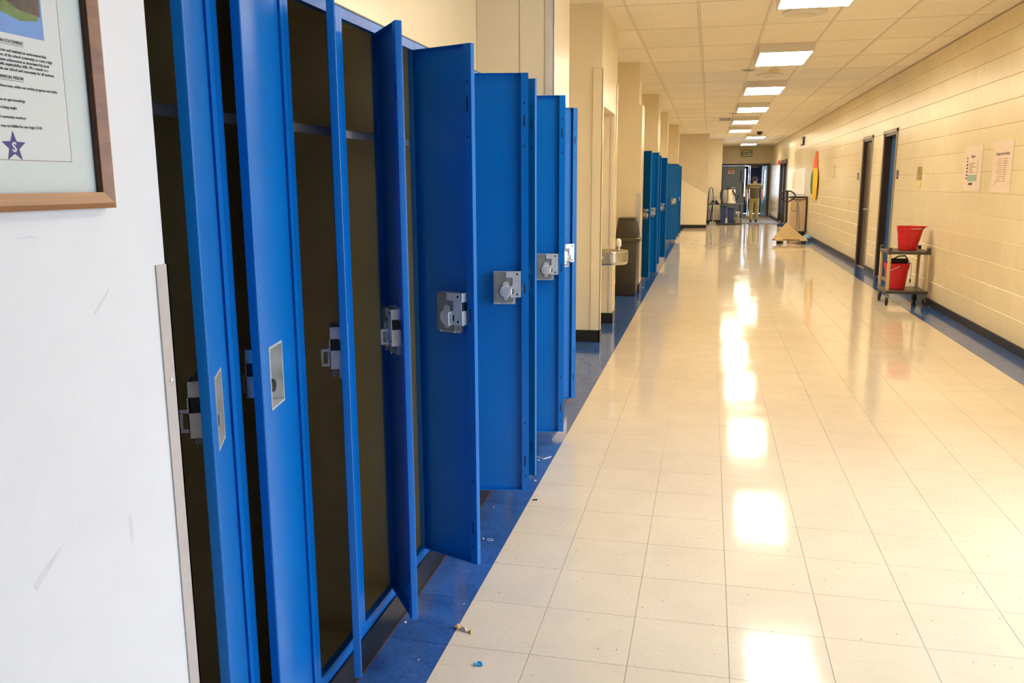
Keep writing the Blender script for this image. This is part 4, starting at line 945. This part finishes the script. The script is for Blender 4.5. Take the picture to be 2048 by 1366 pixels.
# ------------------------------------------------------------------ person walking away
PX, PYY = 1.585, 32.0
def person():
    V = {'pel': (0, 0, .90, .172, .130), 'wst': (0, .01, 1.03, .180, .135), 'che': (0, .02, 1.20, .195, .135), 'ups': (0, .02, 1.33, .160, .115), 'nkb': (0, .03, 1.405, .065, .065), 'nek': (0, .045, 1.455, .055, .058),
         'hed': (0, .06, 1.53, .074, .092), 'crn': (0, .06, 1.60, .062, .078)}
    E_ = [('pel', 'wst'), ('wst', 'che'), ('che', 'ups'), ('ups', 'nkb'), ('nkb', 'nek'), ('nek', 'hed'), ('hed', 'crn')]
    for s_, n_ in ((-1, 'l'), (1, 'r')):
        V['sh'+n_] = (s_*.195, .02, 1.335, .080, .074); V['ua'+n_] = (s_*.252, .0, 1.22, .066, .064); V['el'+n_] = (s_*.275, -.02, 1.09, .048, .048); V['fa'+n_] = (s_*.285, .01, .98, .043, .043); V['wr'+n_] = (s_*.288, .04, .87, .030, .032); V['pm'+n_] = (s_*.288, .055, .80, .022, .040)
        E_ += [('ups', 'sh'+n_), ('sh'+n_, 'ua'+n_), ('ua'+n_, 'el'+n_), ('el'+n_, 'fa'+n_), ('fa'+n_, 'wr'+n_), ('wr'+n_, 'pm'+n_)]
    V['hpl'] = (-.088, 0, .82, .105, .11); V['tml'] = (-.098, .0, .64, .098, .098); V['knl'] = (-.10, .0, .47, .086, .086); V['cal'] = (-.10, -.06, .32, .084, .084); V['anl'] = (-.10, -.13, .13, .066, .066); V['bal'] = (-.095, -.06, .055, .042, .034); V['tol'] = (-.098, .04, .035, .036, .026)
    V['hpr'] = (.088, .01, .82, .105, .11); V['tmr'] = (.098, .05, .64, .098, .098); V['knr'] = (.10, .09, .47, .086, .086); V['car'] = (.10, .085, .30, .084, .084); V['anr'] = (.10, .08, .11, .066, .066); V['bar'] = (.095, .14, .048, .042, .036); V['tor'] = (.10, .24, .034, .036, .028)
    for n_ in 'lr': E_ += [('pel', 'hp'+n_), ('hp'+n_, 'tm'+n_), ('tm'+n_, 'kn'+n_), ('kn'+n_, 'ca'+n_), ('ca'+n_, 'an'+n_), ('an'+n_, 'ba'+n_), ('ba'+n_, 'to'+n_)]
    ks = list(V); me = bpy.data.meshes.new('person_skeleton'); me.from_pydata([V[k][:3] for k in ks], [(ks.index(a), ks.index(b)) for a, b in E_], [])
    o = bpy.data.objects.new('person_skeleton', me); COL.objects.link(o)
    sk = o.modifiers.new('skin', 'SKIN'); sk.use_smooth_shade = True
    for i, k in enumerate(ks):
        d = me.skin_vertices[0].data[i]; d.radius = (V[k][3], V[k][4]); d.use_root = (k == 'pel')
    ss = o.modifiers.new('sub', 'SUBSURF'); ss.levels = 2; ss.render_levels = 2
    dg = bpy.context.evaluated_depsgraph_get(); ev = bpy.data.meshes.new_from_object(o.evaluated_get(dg))
    verts = [tuple(v.co) for v in ev.vertices]; faces = [tuple(p.vertices) for p in ev.polygons]
    bpy.data.objects.remove(o)
    mb = MB(); mb._add(verts, faces)
    nb = len(faces)
    for s_ in (-1, 1):       # fingers and thumbs, nose, ears
        x = s_*.288
        for j, (dy, L_) in enumerate(((-.030, .062), (-.010, .075), (.010, .080), (.030, .072))):
            mb.tube([(x, .055-dy, .80), (x-s_*.004, .058-dy, .755), (x-s_*.012, .062-dy, .755-L_*.45), (x-s_*.024, .062-dy, .755-L_*.8)], [.010, .0095, .009, .006], 7)
        mb.tube([(x-s_*.01, .08, .83), (x-s_*.03, .105, .795), (x-s_*.034, .108, .765)], [.011, .010, .007], 7)
        mb.lathe([(.008, -.012), (.026, -.006), (.028, .004), (.012, .010)], (s_*.079, .055, 1.525), 12, 'x', .75, 1.15)
    mb.tube([(0, .14, 1.55), (0, .165, 1.52), (0, .15, 1.505)], [.010, .016, .012], 8)
    root = thing('person', (PX, PYY, .0125), 'person walking away in a dark striped polo shirt and olive trousers', 'person')
    mats = ['shirt', 'shirt_light', 'trousers', 'skin', 'shoe', 'glove_blue']
    mi = []
    for f in mb.f:
        c = sum((Vector(mb.v[i]) for i in f), Vector())/len(f); ax = abs(c.x)
        if c.z < .095: k = 4
        elif ax > .222 and c.z < 1.19: k = 5 if (c.x > 0 and c.z < .84) else 3
        elif c.z < .90: k = 2
        elif c.z < 1.415:
            k = 1 if (1.195 < c.z < 1.225 or 1.265 < c.z < 1.295 or c.z > 1.335) and True else 0
        else: k = 3
        mi.append(k)
    mb.mi = mi
    off = Vector((PX, PYY, .0125)); mb.v = [tuple(Vector(v)+off) for v in mb.v]
    mb.build('body', mats, root, smooth=True)
    P = lambda x, y, z: (PX+x, PYY+y, z+.0125)
    MB().lathe([(.080, -.075), (.092, -.03), (.090, .02), (.074, .06), (.035, .085), (.005, .09)], P(0, .045, 1.565), 20, 'z', 1, 1.12).build('hair', 'hair', root, smooth=True)
    mb = MB()
    for s_ in (-1, 1): mb.lathe([(.002, -.004), (.011, 0), (.002, .006)], P(s_*.032, .145, 1.545), 10, 'y')
    mb.build('eyes', 'hair', root); MB().box(PX-.024, PX+.024, PYY+.138, PYY+.148, 1.478, 1.486).build('mouth', 'red_print', root)
    MB().lathe([(.166, -.018), (.169, 0), (.166, .018)], P(0, .005, .905), 24, 'z', 1.02, .80).build('belt', 'shoe', root, smooth=True)
person()
